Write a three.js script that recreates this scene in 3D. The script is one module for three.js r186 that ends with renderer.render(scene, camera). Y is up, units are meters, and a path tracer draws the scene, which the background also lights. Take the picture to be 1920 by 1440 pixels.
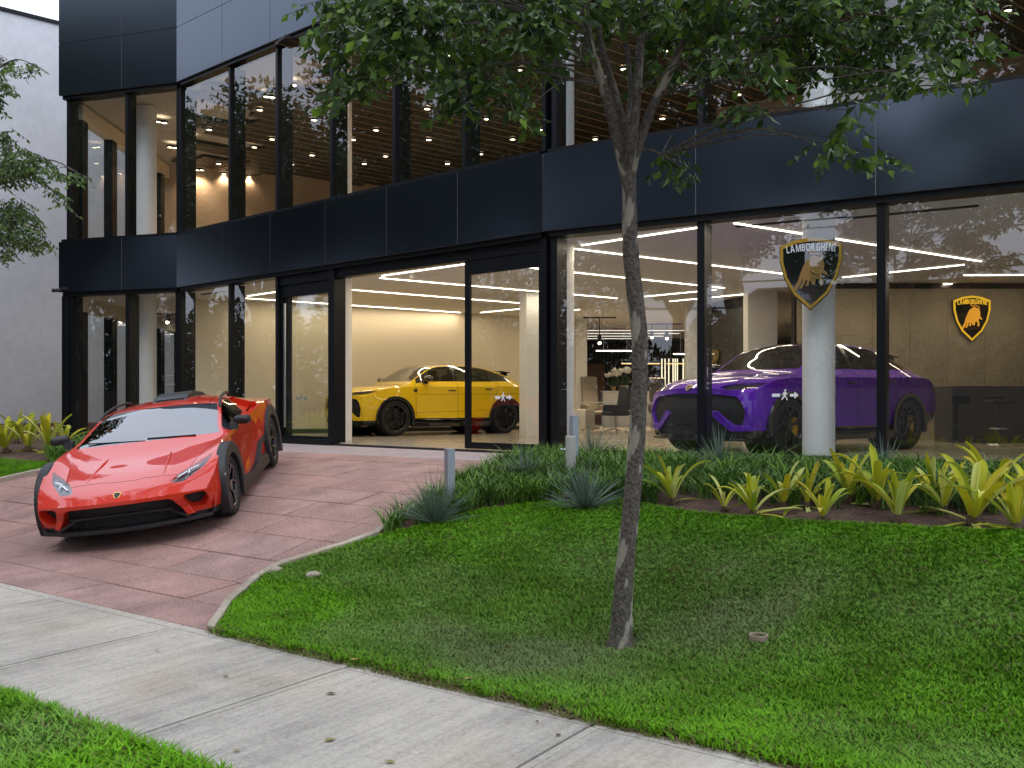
import * as THREE from 'three';
import { mergeGeometries } from 'three/addons/utils/BufferGeometryUtils.js';
import { RoundedBoxGeometry } from 'three/addons/geometries/RoundedBoxGeometry.js';
import { RectAreaLightUniformsLib } from 'three/addons/lights/RectAreaLightUniformsLib.js';
import { FontLoader } from 'three/addons/loaders/FontLoader.js';
import { TextGeometry } from 'three/addons/geometries/TextGeometry.js';

// ---------------------------------------------------------------- camera, sky, sun, exposure
const FOC = 1700, HOR = 757, EYE = 1.6;              // focal length and horizon of the photograph in its own pixels, eye height in metres
const scene = new THREE.Scene();
const camera = new THREE.PerspectiveCamera(2 * Math.atan(720 / FOC) * 180 / Math.PI, 4 / 3, 0.1, 600);
camera.position.set(0, EYE, 0);
camera.lookAt(0, EYE, -10);
camera.setViewOffset(1920, 1440, 0, 720 - HOR, 1920, 1440);
const renderer = new THREE.WebGLRenderer({ antialias: true });
renderer.toneMapping = THREE.LinearToneMapping;
renderer.toneMappingExposure = 1.05;
renderer.shadowMap.enabled = true;
RectAreaLightUniformsLib.init();

function rng(seed) { let a = seed >>> 0; return () => { a = (a + 0x6D2B79F5) | 0; let t = Math.imul(a ^ (a >>> 15), 1 | a); t = (t + Math.imul(t ^ (t >>> 7), 61 | t)) ^ t; return ((t ^ (t >>> 14)) >>> 0) / 4294967296; }; }
const hash2 = (x, y, s) => { let h = Math.imul(x, 374761393) ^ Math.imul(y, 668265263) ^ Math.imul(s, 1274126177); h = Math.imul(h ^ (h >>> 13), 1274126177); return ((h ^ (h >>> 16)) >>> 0) / 4294967296; };
function vnoise(x, y, p, s) { const xi = Math.floor(x), yi = Math.floor(y), fx = x - xi, fy = y - yi, m = (k) => ((k % p) + p) % p; const u = fx * fx * (3 - 2 * fx), v = fy * fy * (3 - 2 * fy); const a = hash2(m(xi), m(yi), s), b = hash2(m(xi + 1), m(yi), s), c = hash2(m(xi), m(yi + 1), s), d = hash2(m(xi + 1), m(yi + 1), s); return a + (b - a) * u + (c - a) * v + (a - b - c + d) * u * v; }
function fbm(x, y, p, oct, s) { let t = 0, a = 0.5, n = 0; for (let o = 0; o < oct; o++) { t += a * vnoise(x * p, y * p, p, s + o * 17); n += a; a *= 0.5; p *= 2; } return t / n; }
function vnoise2(x, y, p, q, s) { const xi = Math.floor(x), yi = Math.floor(y), fx = x - xi, fy = y - yi, m = (k, n) => ((k % n) + n) % n, u = fx * fx * (3 - 2 * fx), v = fy * fy * (3 - 2 * fy), a = hash2(m(xi, p), m(yi, q), s), b = hash2(m(xi + 1, p), m(yi, q), s), c = hash2(m(xi, p), m(yi + 1, q), s), d = hash2(m(xi + 1, p), m(yi + 1, q), s); return a + (b - a) * u + (c - a) * v + (a - b - c + d) * u * v; }
function fbm2(x, y, p, q, oct, s) { let t = 0, a = 0.5, n = 0; for (let o = 0; o < oct; o++) { t += a * vnoise2(x * p, y * q, p, q, s + o * 17); n += a; a *= 0.5; p *= 2; q *= 2; } return t / n; }
const clamp = (x, a = 0, b = 1) => Math.min(b, Math.max(a, x));
const sstep = (a, b, x) => { const t = clamp((x - a) / (b - a)); return t * t * (3 - 2 * t); };
const lerp = (a, b, t) => a + (b - a) * t;

{ // overcast sky: brightest overhead, softly mottled cloud
  const w = 1024, h = 512, data = new Float32Array(w * h * 4);
  for (let j = 0; j < h; j++) for (let i = 0; i < w; i++) {
    const el = ((j + 0.5) / h - 0.5) * Math.PI, up = Math.max(0, Math.sin(el));
    const cl = fbm(i / w, j / h * 0.5, 8, 5, 91), k = (1.15 + 1.25 * up) * (0.82 + 0.36 * cl);
    const o = (j * w + i) * 4, under = el < 0 ? Math.max(0.12, 1 + el * 6) : 1;
    data[o] = k * (0.79 + 0.09 * cl) * under; data[o + 1] = k * (0.90 + 0.04 * cl) * under; data[o + 2] = k * (1.13 - 0.04 * cl) * under; data[o + 3] = 1;
  }
  const t = new THREE.DataTexture(data, w, h, THREE.RGBAFormat, THREE.FloatType);
  t.mapping = THREE.EquirectangularReflectionMapping; t.magFilter = THREE.LinearFilter; t.needsUpdate = true;
  scene.background = t; scene.environment = t;
}
const sun = new THREE.DirectionalLight(0xfff3e2, 0.7);
sun.position.set(-9, 26, 12); sun.target.position.set(-1, 0, -9); sun.shadow.radius = 45; sun.castShadow = true;
Object.assign(sun.shadow.camera, { left: -25, right: 25, top: 25, bottom: -25, near: 1, far: 90 });
scene.add(sun, sun.target);

// ---------------------------------------------------------------- helpers
const taken = new Map();
function numbered(name) { const n = taken.get(name) || 0; taken.set(name, n + 1); return n ? `${name}_${String(n).padStart(3, '0')}` : name; }
function tag(o, label, category, group, kind) { if (label) o.userData.label = label; if (category) o.userData.category = category; if (group) o.userData.group = group; if (kind) o.userData.kind = kind; return o; }
function thing(name, label, category, pos = [0, 0, 0], turn = 0, group) { const o = new THREE.Group(); o.name = numbered(name); o.position.set(...pos); o.rotation.y = turn; scene.add(o); return tag(o, label, category, group); }
function mesh(name, geo, mat, parent) { const m = new THREE.Mesh(geo, mat); m.name = parent && parent !== scene ? name : numbered(name); m.castShadow = m.receiveShadow = true; (parent || scene).add(m); return m; }
function structure(name, geo, mat, parent) { const m = mesh(name, geo, mat, parent || scene); if (!parent) m.userData.kind = 'structure'; return m; }
function copyOf(o, pos, turn, label, group) { const c = o.clone(); c.name = numbered(o.name.replace(/_\d{3}$/, '')); c.userData = { ...o.userData }; if (label) c.userData.label = label; if (group) c.userData.group = group; c.position.set(...pos); if (turn !== undefined) c.rotation.y = turn; scene.add(c); return c; }
const V = (x, y, z) => new THREE.Vector3(x, y, z);
const W = (X, y, d) => V(X, y, -d);                     // X to the right, y up, d metres away from the eye
const ray = (px, d) => (px - 960) / FOC * d;
const onPlane = (px, py, y) => { const d = (y - EYE) * FOC / (HOR - py); return [ray(px, d), d]; };   // where a horizontal plane shows at a pixel
const hAt = (py, d) => EYE + (HOR - py) / FOC * d;
// street axes: u along the pavement, v away from the street
const toXD = (u, v) => [0.8173 * u + 0.5762 * v, -0.5762 * u + 0.8173 * v];
const toUV = (X, d) => [0.8173 * X - 0.5762 * d, 0.5762 * X + 0.8173 * d];
const PK = [[-60, 0], [4, 0], [4.5, 0.006], [5, 0.045], [5.5, 0.13], [6, 0.245], [6.5, 0.355], [7.5, 0.54], [8.5, 0.69], [9.3, 0.785], [10, 0.842], [10.6, 0.865], [12, 0.872], [60, 0.872]];
function P(v) { let i = 0; while (i < PK.length - 2 && v > PK[i + 1][0]) i++; const [a, ya] = PK[i], [b, yb] = PK[i + 1], m = (k) => { if (k <= 0 || k >= PK.length - 1) return 0; const s0 = (PK[k][1] - PK[k - 1][1]) / (PK[k][0] - PK[k - 1][0]), s1 = (PK[k + 1][1] - PK[k][1]) / (PK[k + 1][0] - PK[k][0]); return s0 * s1 <= 0 ? 0 : 2 * s0 * s1 / (s0 + s1); }; const h = b - a, t = clamp((v - a) / h), t2 = t * t, t3 = t2 * t; return (2 * t3 - 3 * t2 + 1) * ya + (t3 - 2 * t2 + t) * h * m(i) + (-2 * t3 + 3 * t2) * yb + (t3 - t2) * h * m(i + 1); }
const groundAt = (X, d) => P(toUV(X, d)[1]);
function onGround(px, py) { let y = 0.2, r = [0, 5]; for (let k = 0; k < 60; k++) { r = onPlane(px, py, y); y = y * 0.6 + 0.4 * Math.min(1.2, groundAt(r[0], r[1])); } return r; }

function box(w, h, d) { const g = new THREE.BoxGeometry(w, h, d), uv = g.attributes.uv, s = [[d, h], [d, h], [w, d], [w, d], [w, h], [w, h]]; for (let f = 0; f < 6; f++) for (let k = 0; k < 4; k++) { const i = f * 4 + k; uv.setXY(i, uv.getX(i) * s[f][0], uv.getY(i) * s[f][1]); } return g; }
const at = (g, x = 0, y = 0, z = 0, rx = 0, ry = 0, rz = 0) => { if (rx) g.rotateX(rx); if (ry) g.rotateY(ry); if (rz) g.rotateZ(rz); return g.translate(x, y, z); };
const merge = (list) => mergeGeometries(list.map((g) => { const n = g.index ? g.toNonIndexed() : g; for (const k of Object.keys(n.attributes)) if (!['position', 'normal', 'uv'].includes(k)) n.deleteAttribute(k); if (!n.attributes.uv) n.setAttribute('uv', new THREE.BufferAttribute(new Float32Array(n.attributes.position.count * 2), 2)); return n; }));
function rod(a, b, r, seg = 8, r2 = r) { const dir = b.clone().sub(a), g = new THREE.CylinderGeometry(r2, r, dir.length(), seg); g.applyQuaternion(new THREE.Quaternion().setFromUnitVectors(V(0, 1, 0), dir.clone().normalize())); const m = a.clone().add(b).multiplyScalar(0.5); return g.translate(m.x, m.y, m.z); }
function tube(pts, r, seg = 24, rad = 8) { return new THREE.TubeGeometry(new THREE.CatmullRomCurve3(pts), seg, r, rad, false); }
function taperTube(pts, radii, seg, rad, wob = 0, seed = 1) {           // a limb: a tube whose girth follows radii and whose skin is uneven
  const c = new THREE.CatmullRomCurve3(pts), fr = c.computeFrenetFrames(seg, false), pos = [], uv = [], idx = []; let len = 0, last = null;
  for (let i = 0; i <= seg; i++) {
    const t = i / seg, p = c.getPoint(t); if (last) len += p.distanceTo(last); last = p;
    const q = t * (radii.length - 1), k = Math.min(radii.length - 2, Math.floor(q)), R = lerp(radii[k], radii[k + 1], q - k);
    for (let j = 0; j <= rad; j++) { const a = j / rad * Math.PI * 2, jj = j % rad, r = R * (1 + wob * (hash2(jj, i, seed) - 0.5) + wob * 1.6 * (vnoise(jj * 0.45, i * 0.22, 4096, seed) - 0.5)); const x = fr.normals[i], y = fr.binormals[i]; pos.push(p.x + r * (Math.cos(a) * x.x + Math.sin(a) * y.x), p.y + r * (Math.cos(a) * x.y + Math.sin(a) * y.y), p.z + r * (Math.cos(a) * x.z + Math.sin(a) * y.z)); uv.push(j / rad * 2 * Math.PI * R, len); }
  }
  for (let i = 0; i < seg; i++) for (let j = 0; j < rad; j++) { const a = i * (rad + 1) + j, b = a + rad + 1; idx.push(a, a + 1, b, b, a + 1, b + 1); }
  const g = new THREE.BufferGeometry(); g.setAttribute('position', new THREE.Float32BufferAttribute(pos, 3)); g.setAttribute('uv', new THREE.Float32BufferAttribute(uv, 2)); g.setIndex(idx); g.computeVertexNormals(); return g;
}
// ---------------------------------------------------------------- textures and materials
const toS = (x) => { x = clamp(x); return Math.round(255 * (x <= 0.0031308 ? 12.92 * x : 1.055 * Math.pow(x, 1 / 2.4) - 0.055)); };
function tex(size, metres, fn, srgb = true) {                           // fn(u, v) in 0..1, tiling; linear colour
  const d = new Uint8Array(size * size * 4);
  for (let j = 0; j < size; j++) for (let i = 0; i < size; i++) { const c = fn((i + 0.5) / size, (j + 0.5) / size), o = (j * size + i) * 4; if (srgb) { d[o] = toS(c[0]); d[o + 1] = toS(c[1]); d[o + 2] = toS(c[2]); } else d[o] = d[o + 1] = d[o + 2] = Math.round(255 * clamp(c)); d[o + 3] = 255; }
  const t = new THREE.DataTexture(d, size, size); t.wrapS = t.wrapT = THREE.RepeatWrapping; t.magFilter = THREE.LinearFilter; t.minFilter = THREE.LinearMipmapLinearFilter; t.repeat.set(1 / metres, 1 / metres); if (srgb) t.colorSpace = THREE.SRGBColorSpace; t.needsUpdate = true; return t;
}
const rgb = (r, g, b) => new THREE.Color().setRGB(r, g, b);
const mat = (r, g, b, rough = 0.7, o = {}) => new THREE.MeshStandardMaterial({ color: rgb(r, g, b), roughness: rough, ...o });
const phys = (r, g, b, rough, o = {}) => new THREE.MeshPhysicalMaterial({ color: rgb(r, g, b), roughness: rough, ...o });
const glow = (r, g, b, k) => new THREE.MeshStandardMaterial({ color: 0x111111, emissive: rgb(r, g, b), emissiveIntensity: k, roughness: 0.5 });
const mixc = (a, b, t) => [lerp(a[0], b[0], t), lerp(a[1], b[1], t), lerp(a[2], b[2], t)];

const T = {};
T.concrete = tex(1024, 2.3, (u, v) => { const a = fbm(u, v, 6, 6, 3), b = fbm(u, v, 160, 2, 9), br = fbm(u * 1, v, 3, 3, 44), st = vnoise(u * 90, v * 6, 90, 5); const sp = sstep(0.80, 0.93, vnoise(u * 70, v * 70, 70, 77)) * sstep(0.5, 0.7, a); let k = 0.365 + 0.22 * (a - 0.5) + 0.13 * (b - 0.5) + 0.085 * (st - 0.5) - 0.06 * sp; const warm = sstep(0.5, 0.75, br); return [k * (1.11 + 0.06 * warm), k * 1.0, k * (0.83 - 0.08 * warm)]; });
T.concreteB = tex(1024, 2.3, (u, v) => 0.45 * fbm(u, v, 170, 2, 9) + 0.25 * vnoise(u * 90, v * 6, 90, 5) + 0.3 * fbm(u, v, 20, 4, 12), false);
T.paver = tex(1024, 1.7, (u, v) => { const a = fbm(u, v, 5, 5, 21), b = fbm(u, v, 220, 2, 25), c = vnoise(u * 340, v * 340, 340, 31); const k = 0.80 + 0.55 * (a - 0.5) + 0.7 * (b - 0.5); return mixc([0.445 * k, 0.268 * k, 0.222 * k], [0.57 * k, 0.43 * k, 0.38 * k], sstep(0.72, 0.95, c) * 0.8); });
T.paverB = tex(1024, 1.7, (u, v) => 0.7 * fbm(u, v, 220, 2, 25) + 0.3 * fbm(u, v, 40, 3, 27), false);
T.granite = tex(512, 1.2, (u, v) => { const b = vnoise(u * 200, v * 200, 200, 61), a = fbm(u, v, 6, 4, 63), k = 0.85 + 0.3 * (a - 0.5) + 0.45 * (b - 0.5); return [0.40 * k, 0.32 * k, 0.31 * k]; });
T.plaster = tex(1024, 5, (u, v) => { const a = fbm(u, v, 4, 6, 71), b = fbm(u, v, 40, 4, 73), r = vnoise(u * 7, v * 1, 7, 75), k = 0.70 + 0.19 * (a - 0.5) + 0.10 * (b - 0.5) + 0.04 * (r - 0.5); return [k * 0.985, k * 0.985, k]; });
T.stone = tex(512, 2.2, (u, v) => { const a = fbm(u, v, 5, 6, 81), b = fbm(u, v, 60, 3, 83), k = 0.85 + 0.35 * (a - 0.5) + 0.2 * (b - 0.5); return [0.42 * k, 0.36 * k, 0.26 * k]; });
T.wood = tex(512, 1.2, (u, v) => { const g = fbm(u * 0.6, v * 1, 3, 3, 101), s = vnoise(u * 3, v * 90, 90, 103), s2 = vnoise(u * 7, v * 180, 180, 105), k = 0.75 + 0.5 * (g - 0.5) + 0.35 * (s - 0.5) + 0.25 * (s2 - 0.5); return [0.030 * k, 0.021 * k, 0.015 * k]; });
T.soil = tex(1024, 1.4, (u, v) => { const a = fbm(u, v, 7, 6, 111), b = fbm(u, v, 120, 3, 113), c = vnoise(u * 150, v * 150, 150, 115), k = 0.7 + 0.9 * (a - 0.5) + 0.9 * (b - 0.5); return mixc([0.125 * k, 0.068 * k, 0.045 * k], [0.27, 0.20, 0.13], sstep(0.83, 0.97, c) * 0.7); });
T.soilB = tex(512, 1.4, (u, v) => fbm(u, v, 40, 5, 113), false);
T.bark = tex(1024, 0.72, (u, v) => { // flaking plane-like bark: dark fissured plates with smooth pale patches where they have dropped
  const w = fbm(u, v, 6, 4, 121), p = fbm2(u + 0.04 * w, v, 7, 2, 5, 123), c = fbm(u, v, 48, 4, 125), f = fbm(u, v * 0.5, 60, 3, 127), pale = sstep(0.575, 0.635, p) * 0.8;
  const k = 0.55 + 1.1 * (c - 0.35) + 0.5 * (f - 0.5); return mixc([0.125 * k, 0.105 * k, 0.082 * k], [0.30 + 0.12 * (c - 0.5), 0.275 + 0.12 * (c - 0.5), 0.21], pale); });
T.barkB = tex(1024, 0.72, (u, v) => { const w = fbm(u, v, 6, 4, 121), p = fbm2(u + 0.04 * w, v, 7, 2, 5, 123), pale = sstep(0.575, 0.62, p); return (1 - pale) * (0.45 + 0.8 * (fbm(u, v, 48, 4, 125) - 0.4)) + pale * 0.08; }, false);
T.tile = tex(512, 3, (u, v) => { const a = fbm(u, v, 5, 5, 131), b = fbm(u, v, 50, 3, 133), k = 0.9 + 0.08 * (a - 0.5) + 0.05 * (b - 0.5); return [0.40 * k, 0.36 * k, 0.30 * k]; });

const M = {};
M.concrete = mat(1, 1, 1, 0.92, { map: T.concrete, bumpMap: T.concreteB, bumpScale: 0.004 });
M.pavers = [[1, 1, 1], [0.93, 0.92, 0.92], [1.05, 1.03, 1.02], [0.97, 0.99, 1.0], [1.02, 0.98, 0.96]].map((c) => mat(...c, 0.92, { map: T.paver, bumpMap: T.paverB, bumpScale: 0.006 }));
M.granite = mat(1, 1, 1, 0.8, { map: T.granite });
M.kerb = mat(0.95, 0.9, 0.82, 0.95, { map: T.concrete, bumpMap: T.concreteB, bumpScale: 0.006 });
M.plaster = mat(1, 1, 1, 0.9, { map: T.plaster });
M.brick = mat(0.25, 0.115, 0.075, 0.9);
M.panel = phys(0.0022, 0.0035, 0.0062, 0.21, { ior: 1.95, specularColor: rgb(0.66, 0.80, 1.0) });
M.joint = mat(0.13, 0.14, 0.16, 0.7);
M.frame = phys(0.0045, 0.0055, 0.007, 0.4, { specularIntensity: 0.5 });
M.glass = phys(0.93, 0.96, 0.95, 0.0, { transmission: 1, thickness: 0, ior: 2.0 });
M.white = mat(0.78, 0.78, 0.77, 0.65);
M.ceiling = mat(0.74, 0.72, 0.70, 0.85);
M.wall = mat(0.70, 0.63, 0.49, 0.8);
M.stone = mat(1, 1, 1, 0.6, { map: T.stone });
M.floor = mat(1, 1, 1, 0.22, { map: T.tile });
M.plank = [0.8, 1, 1.25].map((k) => mat(k, k, k, 0.6, { map: T.wood }));
M.tan = mat(0.30, 0.22, 0.15, 0.7);
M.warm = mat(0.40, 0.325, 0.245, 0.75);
M.black = mat(0.012, 0.012, 0.013, 0.45);
M.matte = mat(0.022, 0.022, 0.023, 0.8);
M.darkmetal = mat(0.05, 0.05, 0.052, 0.4, { metalness: 0.6 });
M.steel = mat(0.62, 0.62, 0.63, 0.3, { metalness: 1 });
M.galv = mat(0.34, 0.37, 0.41, 0.45, { metalness: 0.5 });
M.led = glow(1.0, 0.90, 0.70, 7);
M.ledcool = glow(1.0, 0.92, 0.80, 1.5);
M.spotface = glow(1.0, 0.78, 0.52, 14);
M.bark = mat(1, 1, 1, 0.93, { map: T.bark, bumpMap: T.barkB, bumpScale: 0.012 });
M.soil = mat(1, 1, 1, 1, { map: T.soil, bumpMap: T.soilB, bumpScale: 0.03 });
const leafMat = (r, g, b) => phys(r, g, b, 1, { transmission: 0.35, thickness: 0, side: THREE.DoubleSide });
// ---------------------------------------------------------------- ground, pavement, driveway, lawn
const FLOOR = 0.895;
{ // one sheet to the horizon, following the rise between street and showroom
  const us = [-300, -120, -60], vs = [-300, -120, -60, -30, -10, -4]; for (let u = -30; u <= 30; u += 2) us.push(u); us.push(60, 120, 300); for (let v = 0; v <= 14; v += 0.5) vs.push(v); vs.push(20, 40, 90, 300);
  const pos = [], uv = [], idx = [];
  for (const v of vs) for (const u of us) { const [X, d] = toXD(u, v), b = v < -3 ? -0.3 : -0.12; pos.push(X, P(v) + b, -d); uv.push(u, v); }
  for (let j = 0; j < vs.length - 1; j++) for (let i = 0; i < us.length - 1; i++) { const a = j * us.length + i, b = a + us.length; idx.push(a, a + 1, b, b, a + 1, b + 1); }
  const g = new THREE.BufferGeometry(); g.setAttribute('position', new THREE.Float32BufferAttribute(pos, 3)); g.setAttribute('uv', new THREE.Float32BufferAttribute(uv, 2)); g.setIndex(idx); g.computeVertexNormals();
  structure('ground', g, M.soil);
}
// a slab from four corners (u, v), counter-clockwise seen from above, its top following the rise
function slab(c, top = 0, thick = 0.06, ch = 0.006, jit = 0) {
  const pt = ([u, v], dy) => { const [X, d] = toXD(u, v); return [X, P(v) + top + dy, -d]; };
  const m = [c.reduce((s, p) => s + p[0], 0) / c.length, c.reduce((s, p) => s + p[1], 0) / c.length];
  const inner = c.map((p) => { const du = m[0] - p[0], dv = m[1] - p[1], l = Math.hypot(du, dv); return [p[0] + du / l * ch * 1.4, p[1] + dv / l * ch * 1.4]; });
  const pos = [], uv = [], n = c.length, tri = (a, b, d) => { for (const [p, dy] of [a, b, d]) { pos.push(...pt(p, dy + jit)); uv.push(p[0] + dy, p[1]); } };
  for (let i = 1; i < n - 1; i++) tri([inner[0], 0], [inner[i], 0], [inner[i + 1], 0]);
  for (let i = 0; i < n; i++) { const j = (i + 1) % n; tri([c[i], -ch], [c[j], -ch], [inner[j], 0]); tri([c[i], -ch], [inner[j], 0], [inner[i], 0]); tri([c[i], -thick], [c[j], -thick], [c[j], -ch]); tri([c[i], -thick], [c[j], -ch], [c[i], -ch]); }
  const g = new THREE.BufferGeometry(); g.setAttribute('position', new THREE.Float32BufferAttribute(pos, 3)); g.setAttribute('uv', new THREE.Float32BufferAttribute(uv, 2)); g.computeVertexNormals(); return g;
}
const group = (name, kind) => { const g = new THREE.Group(); g.name = numbered(name); g.userData.kind = kind; scene.add(g); return g; };
const SV0 = 2.455, SV1 = 3.985;
{ // pavement of poured concrete slabs with tooled margins
  const side = group('sidewalk', 'structure'), r = rng(5);
  for (let k = -6; k < 8; k++) {
    const u0 = -4.0 + 1.72 * k, u1 = u0 + 1.72, g = 0.009, e = 0.085;
    const s = mesh('slab', merge([slab([[u0 + g + e, SV0 + e], [u1 - g - e, SV0 + e], [u1 - g - e, SV1 - e], [u0 + g + e, SV1 - e]], -0.003, 0.08, 0.003)]), M.concrete, side);
    mesh('tooled_edge', merge([slab([[u0 + g, SV0], [u1 - g, SV0], [u1 - g, SV0 + e], [u0 + g, SV0 + e]], 0, 0.08, 0.006), slab([[u0 + g, SV1 - e], [u1 - g, SV1 - e], [u1 - g, SV1], [u0 + g, SV1]], 0, 0.08, 0.006),
      slab([[u0 + g, SV0 + e], [u0 + g + e * 0.5, SV0 + e], [u0 + g + e * 0.5, SV1 - e], [u0 + g, SV1 - e]], 0, 0.08, 0.005), slab([[u1 - g - e * 0.5, SV0 + e], [u1 - g, SV0 + e], [u1 - g, SV1 - e], [u1 - g - e * 0.5, SV1 - e]], 0, 0.08, 0.005),
      slab([[u0 + g + e * 0.5, SV0 + e], [u0 + g + e, SV0 + e], [u0 + g + e, SV1 - e], [u0 + g + e * 0.5, SV1 - e]], -0.0035, 0.08, 0.002), slab([[u1 - g - e, SV0 + e], [u1 - g - e * 0.5, SV0 + e], [u1 - g - e * 0.5, SV1 - e], [u1 - g - e, SV1 - e]], -0.0035, 0.08, 0.002)]), M.concrete, side);
  }
}
// the two kerbs that bound the driveway, from pixels on the ground
const kerbPx = [[398, 1180], [425, 1128], [492, 1070], [600, 1036], [690, 1010], [738, 976], [795, 938], [865, 902], [955, 873], [1046, 857]];
const kerbR = kerbPx.map((p) => toUV(...onGround(...p))).sort((a, b) => a[1] - b[1]); kerbR[0][1] = Math.min(kerbR[0][1], SV1);
const kerbL = [[-9.9, SV1], ...[[0, 905], [75, 888]].map((p) => toUV(...onGround(...p)))].sort((a, b) => a[1] - b[1]);
{ const a = kerbL[kerbL.length - 2], b = kerbL[kerbL.length - 1], s = (b[0] - a[0]) / (b[1] - a[1]); kerbL[0][0] = a[0] - s * (a[1] - SV1); kerbL.push([Math.max(-18.3, b[0] + s * (10.9 - b[1])), 10.9]); }
const uOn = (line, v) => { let i = 0; while (i < line.length - 2 && v > line[i + 1][1]) i++; const [a, b] = [line[i], line[i + 1]]; return lerp(a[0], b[0], clamp((v - a[1]) / (b[1] - a[1]), -0.5, 1.2)); };
const STRIP = 9.8;
{ // driveway of rough pinkish pavers, one mesh each
  const drive = group('driveway', 'structure'), r = rng(11); let row = 0;
  for (let v = SV1 + 0.012; v < STRIP - 0.05; v += 0.533, row++) {
    const v1 = Math.min(v + 0.515, STRIP - 0.012), lo = uOn(kerbL, (v + v1) / 2) - 0.1; let u = lo - r() * 0.9;
    while (true) {
      const len = row === 0 ? 1.06 : 0.98 + 0.12 * r(), u0 = Math.max(u, lo), ua = Math.min(u + len, uOn(kerbR, v)), ub = Math.min(u + len, uOn(kerbR, v1));
      if (u0 > Math.max(uOn(kerbR, v), uOn(kerbR, v1)) - 0.05 && u > lo) break;
      const ue = Math.max(ua, ub) > u + len - 0.01 ? u + len : Math.max(ua, ub) + 0.03; if (ue > u0 + 0.05) mesh('paver', slab([[u0, v], [ue, v], [ue, v1], [u0, v1]], 0, 0.07, 0.007, (r() - 0.5) * 0.006), M.pavers[Math.floor(r() * 5)], drive);
      u += len + 0.017; if (u > 12) break;
    }
  }
  const bed = []; for (let v = SV1; v < STRIP; v += 0.5) { const v1 = Math.min(v + 0.5, STRIP); bed.push(slab([[uOn(kerbL, v), v], [uOn(kerbR, v), v], [uOn(kerbR, v1), v1], [uOn(kerbL, v1), v1]], -0.022, 0.03, 0.001)); }
  mesh('joint_sand', merge(bed), mat(0.035, 0.026, 0.022, 1), drive);
  const ap = group('threshold_paving', 'structure');
  for (let u = -18.2; u < 11; u += 1.5) for (const [a, b] of [[STRIP, 10.55], [10.56, 12.6]]) mesh('granite_slab', slab([[u, a], [u + 1.494, a], [u + 1.494, b], [u, b]], 0.0, 0.08, 0.004), M.granite, ap);
}
function kerbGeo(line, v0, v1, w, h) { const out = []; const vs = []; for (let v = v0; v < v1; v += 0.3) vs.push(v); vs.push(v1); for (let i = 0; i < vs.length - 1; i++) { const a = vs[i], b = vs[i + 1] - 0.006; out.push(slab([[uOn(line, a), a], [uOn(line, a) + w, a], [uOn(line, b) + w, b], [uOn(line, b), b]], h, 0.15, 0.008)); } return out; }
{ const k = group('kerb', 'structure'); kerbGeo(kerbR, SV1 + 0.004, 9.7, 0.085, 0.045).forEach((g) => mesh('kerb_stone', g, M.kerb, k)); const k2 = group('kerb', 'structure'); kerbGeo(kerbL, SV1 + 0.004, 10.4, -0.10, 0.07).forEach((g) => { g.index || 0; mesh('kerb_stone', g, M.kerb, k2); }); }
function bedSheet(name, uA, uB, v0, v1, lift) { const pos = [], uv = [], idx = [], nv = Math.ceil((v1 - v0) / 0.2), nu = 40, r = (i, j) => 0.012 * (vnoise(i * 1.3, j * 1.3, 4096, 3) - 0.5); for (let j = 0; j <= nv; j++) for (let i = 0; i <= nu; i++) { const v = lerp(v0, v1, j / nv), u = lerp(uA(v), uB(v), i / nu), [X, d] = toXD(u, v); pos.push(X, P(v) + lift + (i && i < nu ? r(i, j) : 0), -d); uv.push(u, v); } for (let j = 0; j < nv; j++) for (let i = 0; i < nu; i++) { const a = j * (nu + 1) + i, b = a + nu + 1; idx.push(a, a + 1, b, b, a + 1, b + 1); } const g = new THREE.BufferGeometry(); g.setAttribute('position', new THREE.Float32BufferAttribute(pos, 3)); g.setAttribute('uv', new THREE.Float32BufferAttribute(uv, 2)); g.setIndex(idx); g.computeVertexNormals(); return structure(name, g, M.soil); }
bedSheet('garden_soil', (v) => uOn(kerbR, v) + 0.06, () => 12, SV1 + 0.001, STRIP + 0.3, 0.012);
bedSheet('garden_soil', () => -30, (v) => uOn(kerbL, v) - 0.09, SV1 + 0.01, 10.6, 0.03);
bedSheet('verge_soil', () => -16, () => 14, -1.2, SV0 - 0.012, -0.02);
{ // the street behind the camera, which the glass mirrors
  const q = (a, b, c, d, y) => { const g = new THREE.BufferGeometry(), p = []; for (const [u, v] of [[a, c], [b, c], [b, d], [a, c], [b, d], [a, d]]) { const [X, D] = toXD(u, v); p.push(X, y, -D); } g.setAttribute('position', new THREE.Float32BufferAttribute(p, 3)); g.setAttribute('uv', new THREE.Float32BufferAttribute(p.map((x, i) => i % 3 === 0 ? x : 0).slice(0, 12), 2)); g.computeVertexNormals(); return g; };
  structure('road', q(-120, 120, -10.5, -1.35, -0.13), mat(0.055, 0.055, 0.058, 0.9));
  const k = group('street_kerb', 'structure'); for (let u = -24; u < 24; u += 1.5) mesh('kerb_stone', slab([[u, -1.35], [u + 1.49, -1.35], [u + 1.49, -1.21], [u, -1.21]], 0, 0.3, 0.01), M.kerb, k);
  structure('far_sidewalk', q(-120, 120, -13.2, -10.5, 0.0), M.kerb);
}
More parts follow.
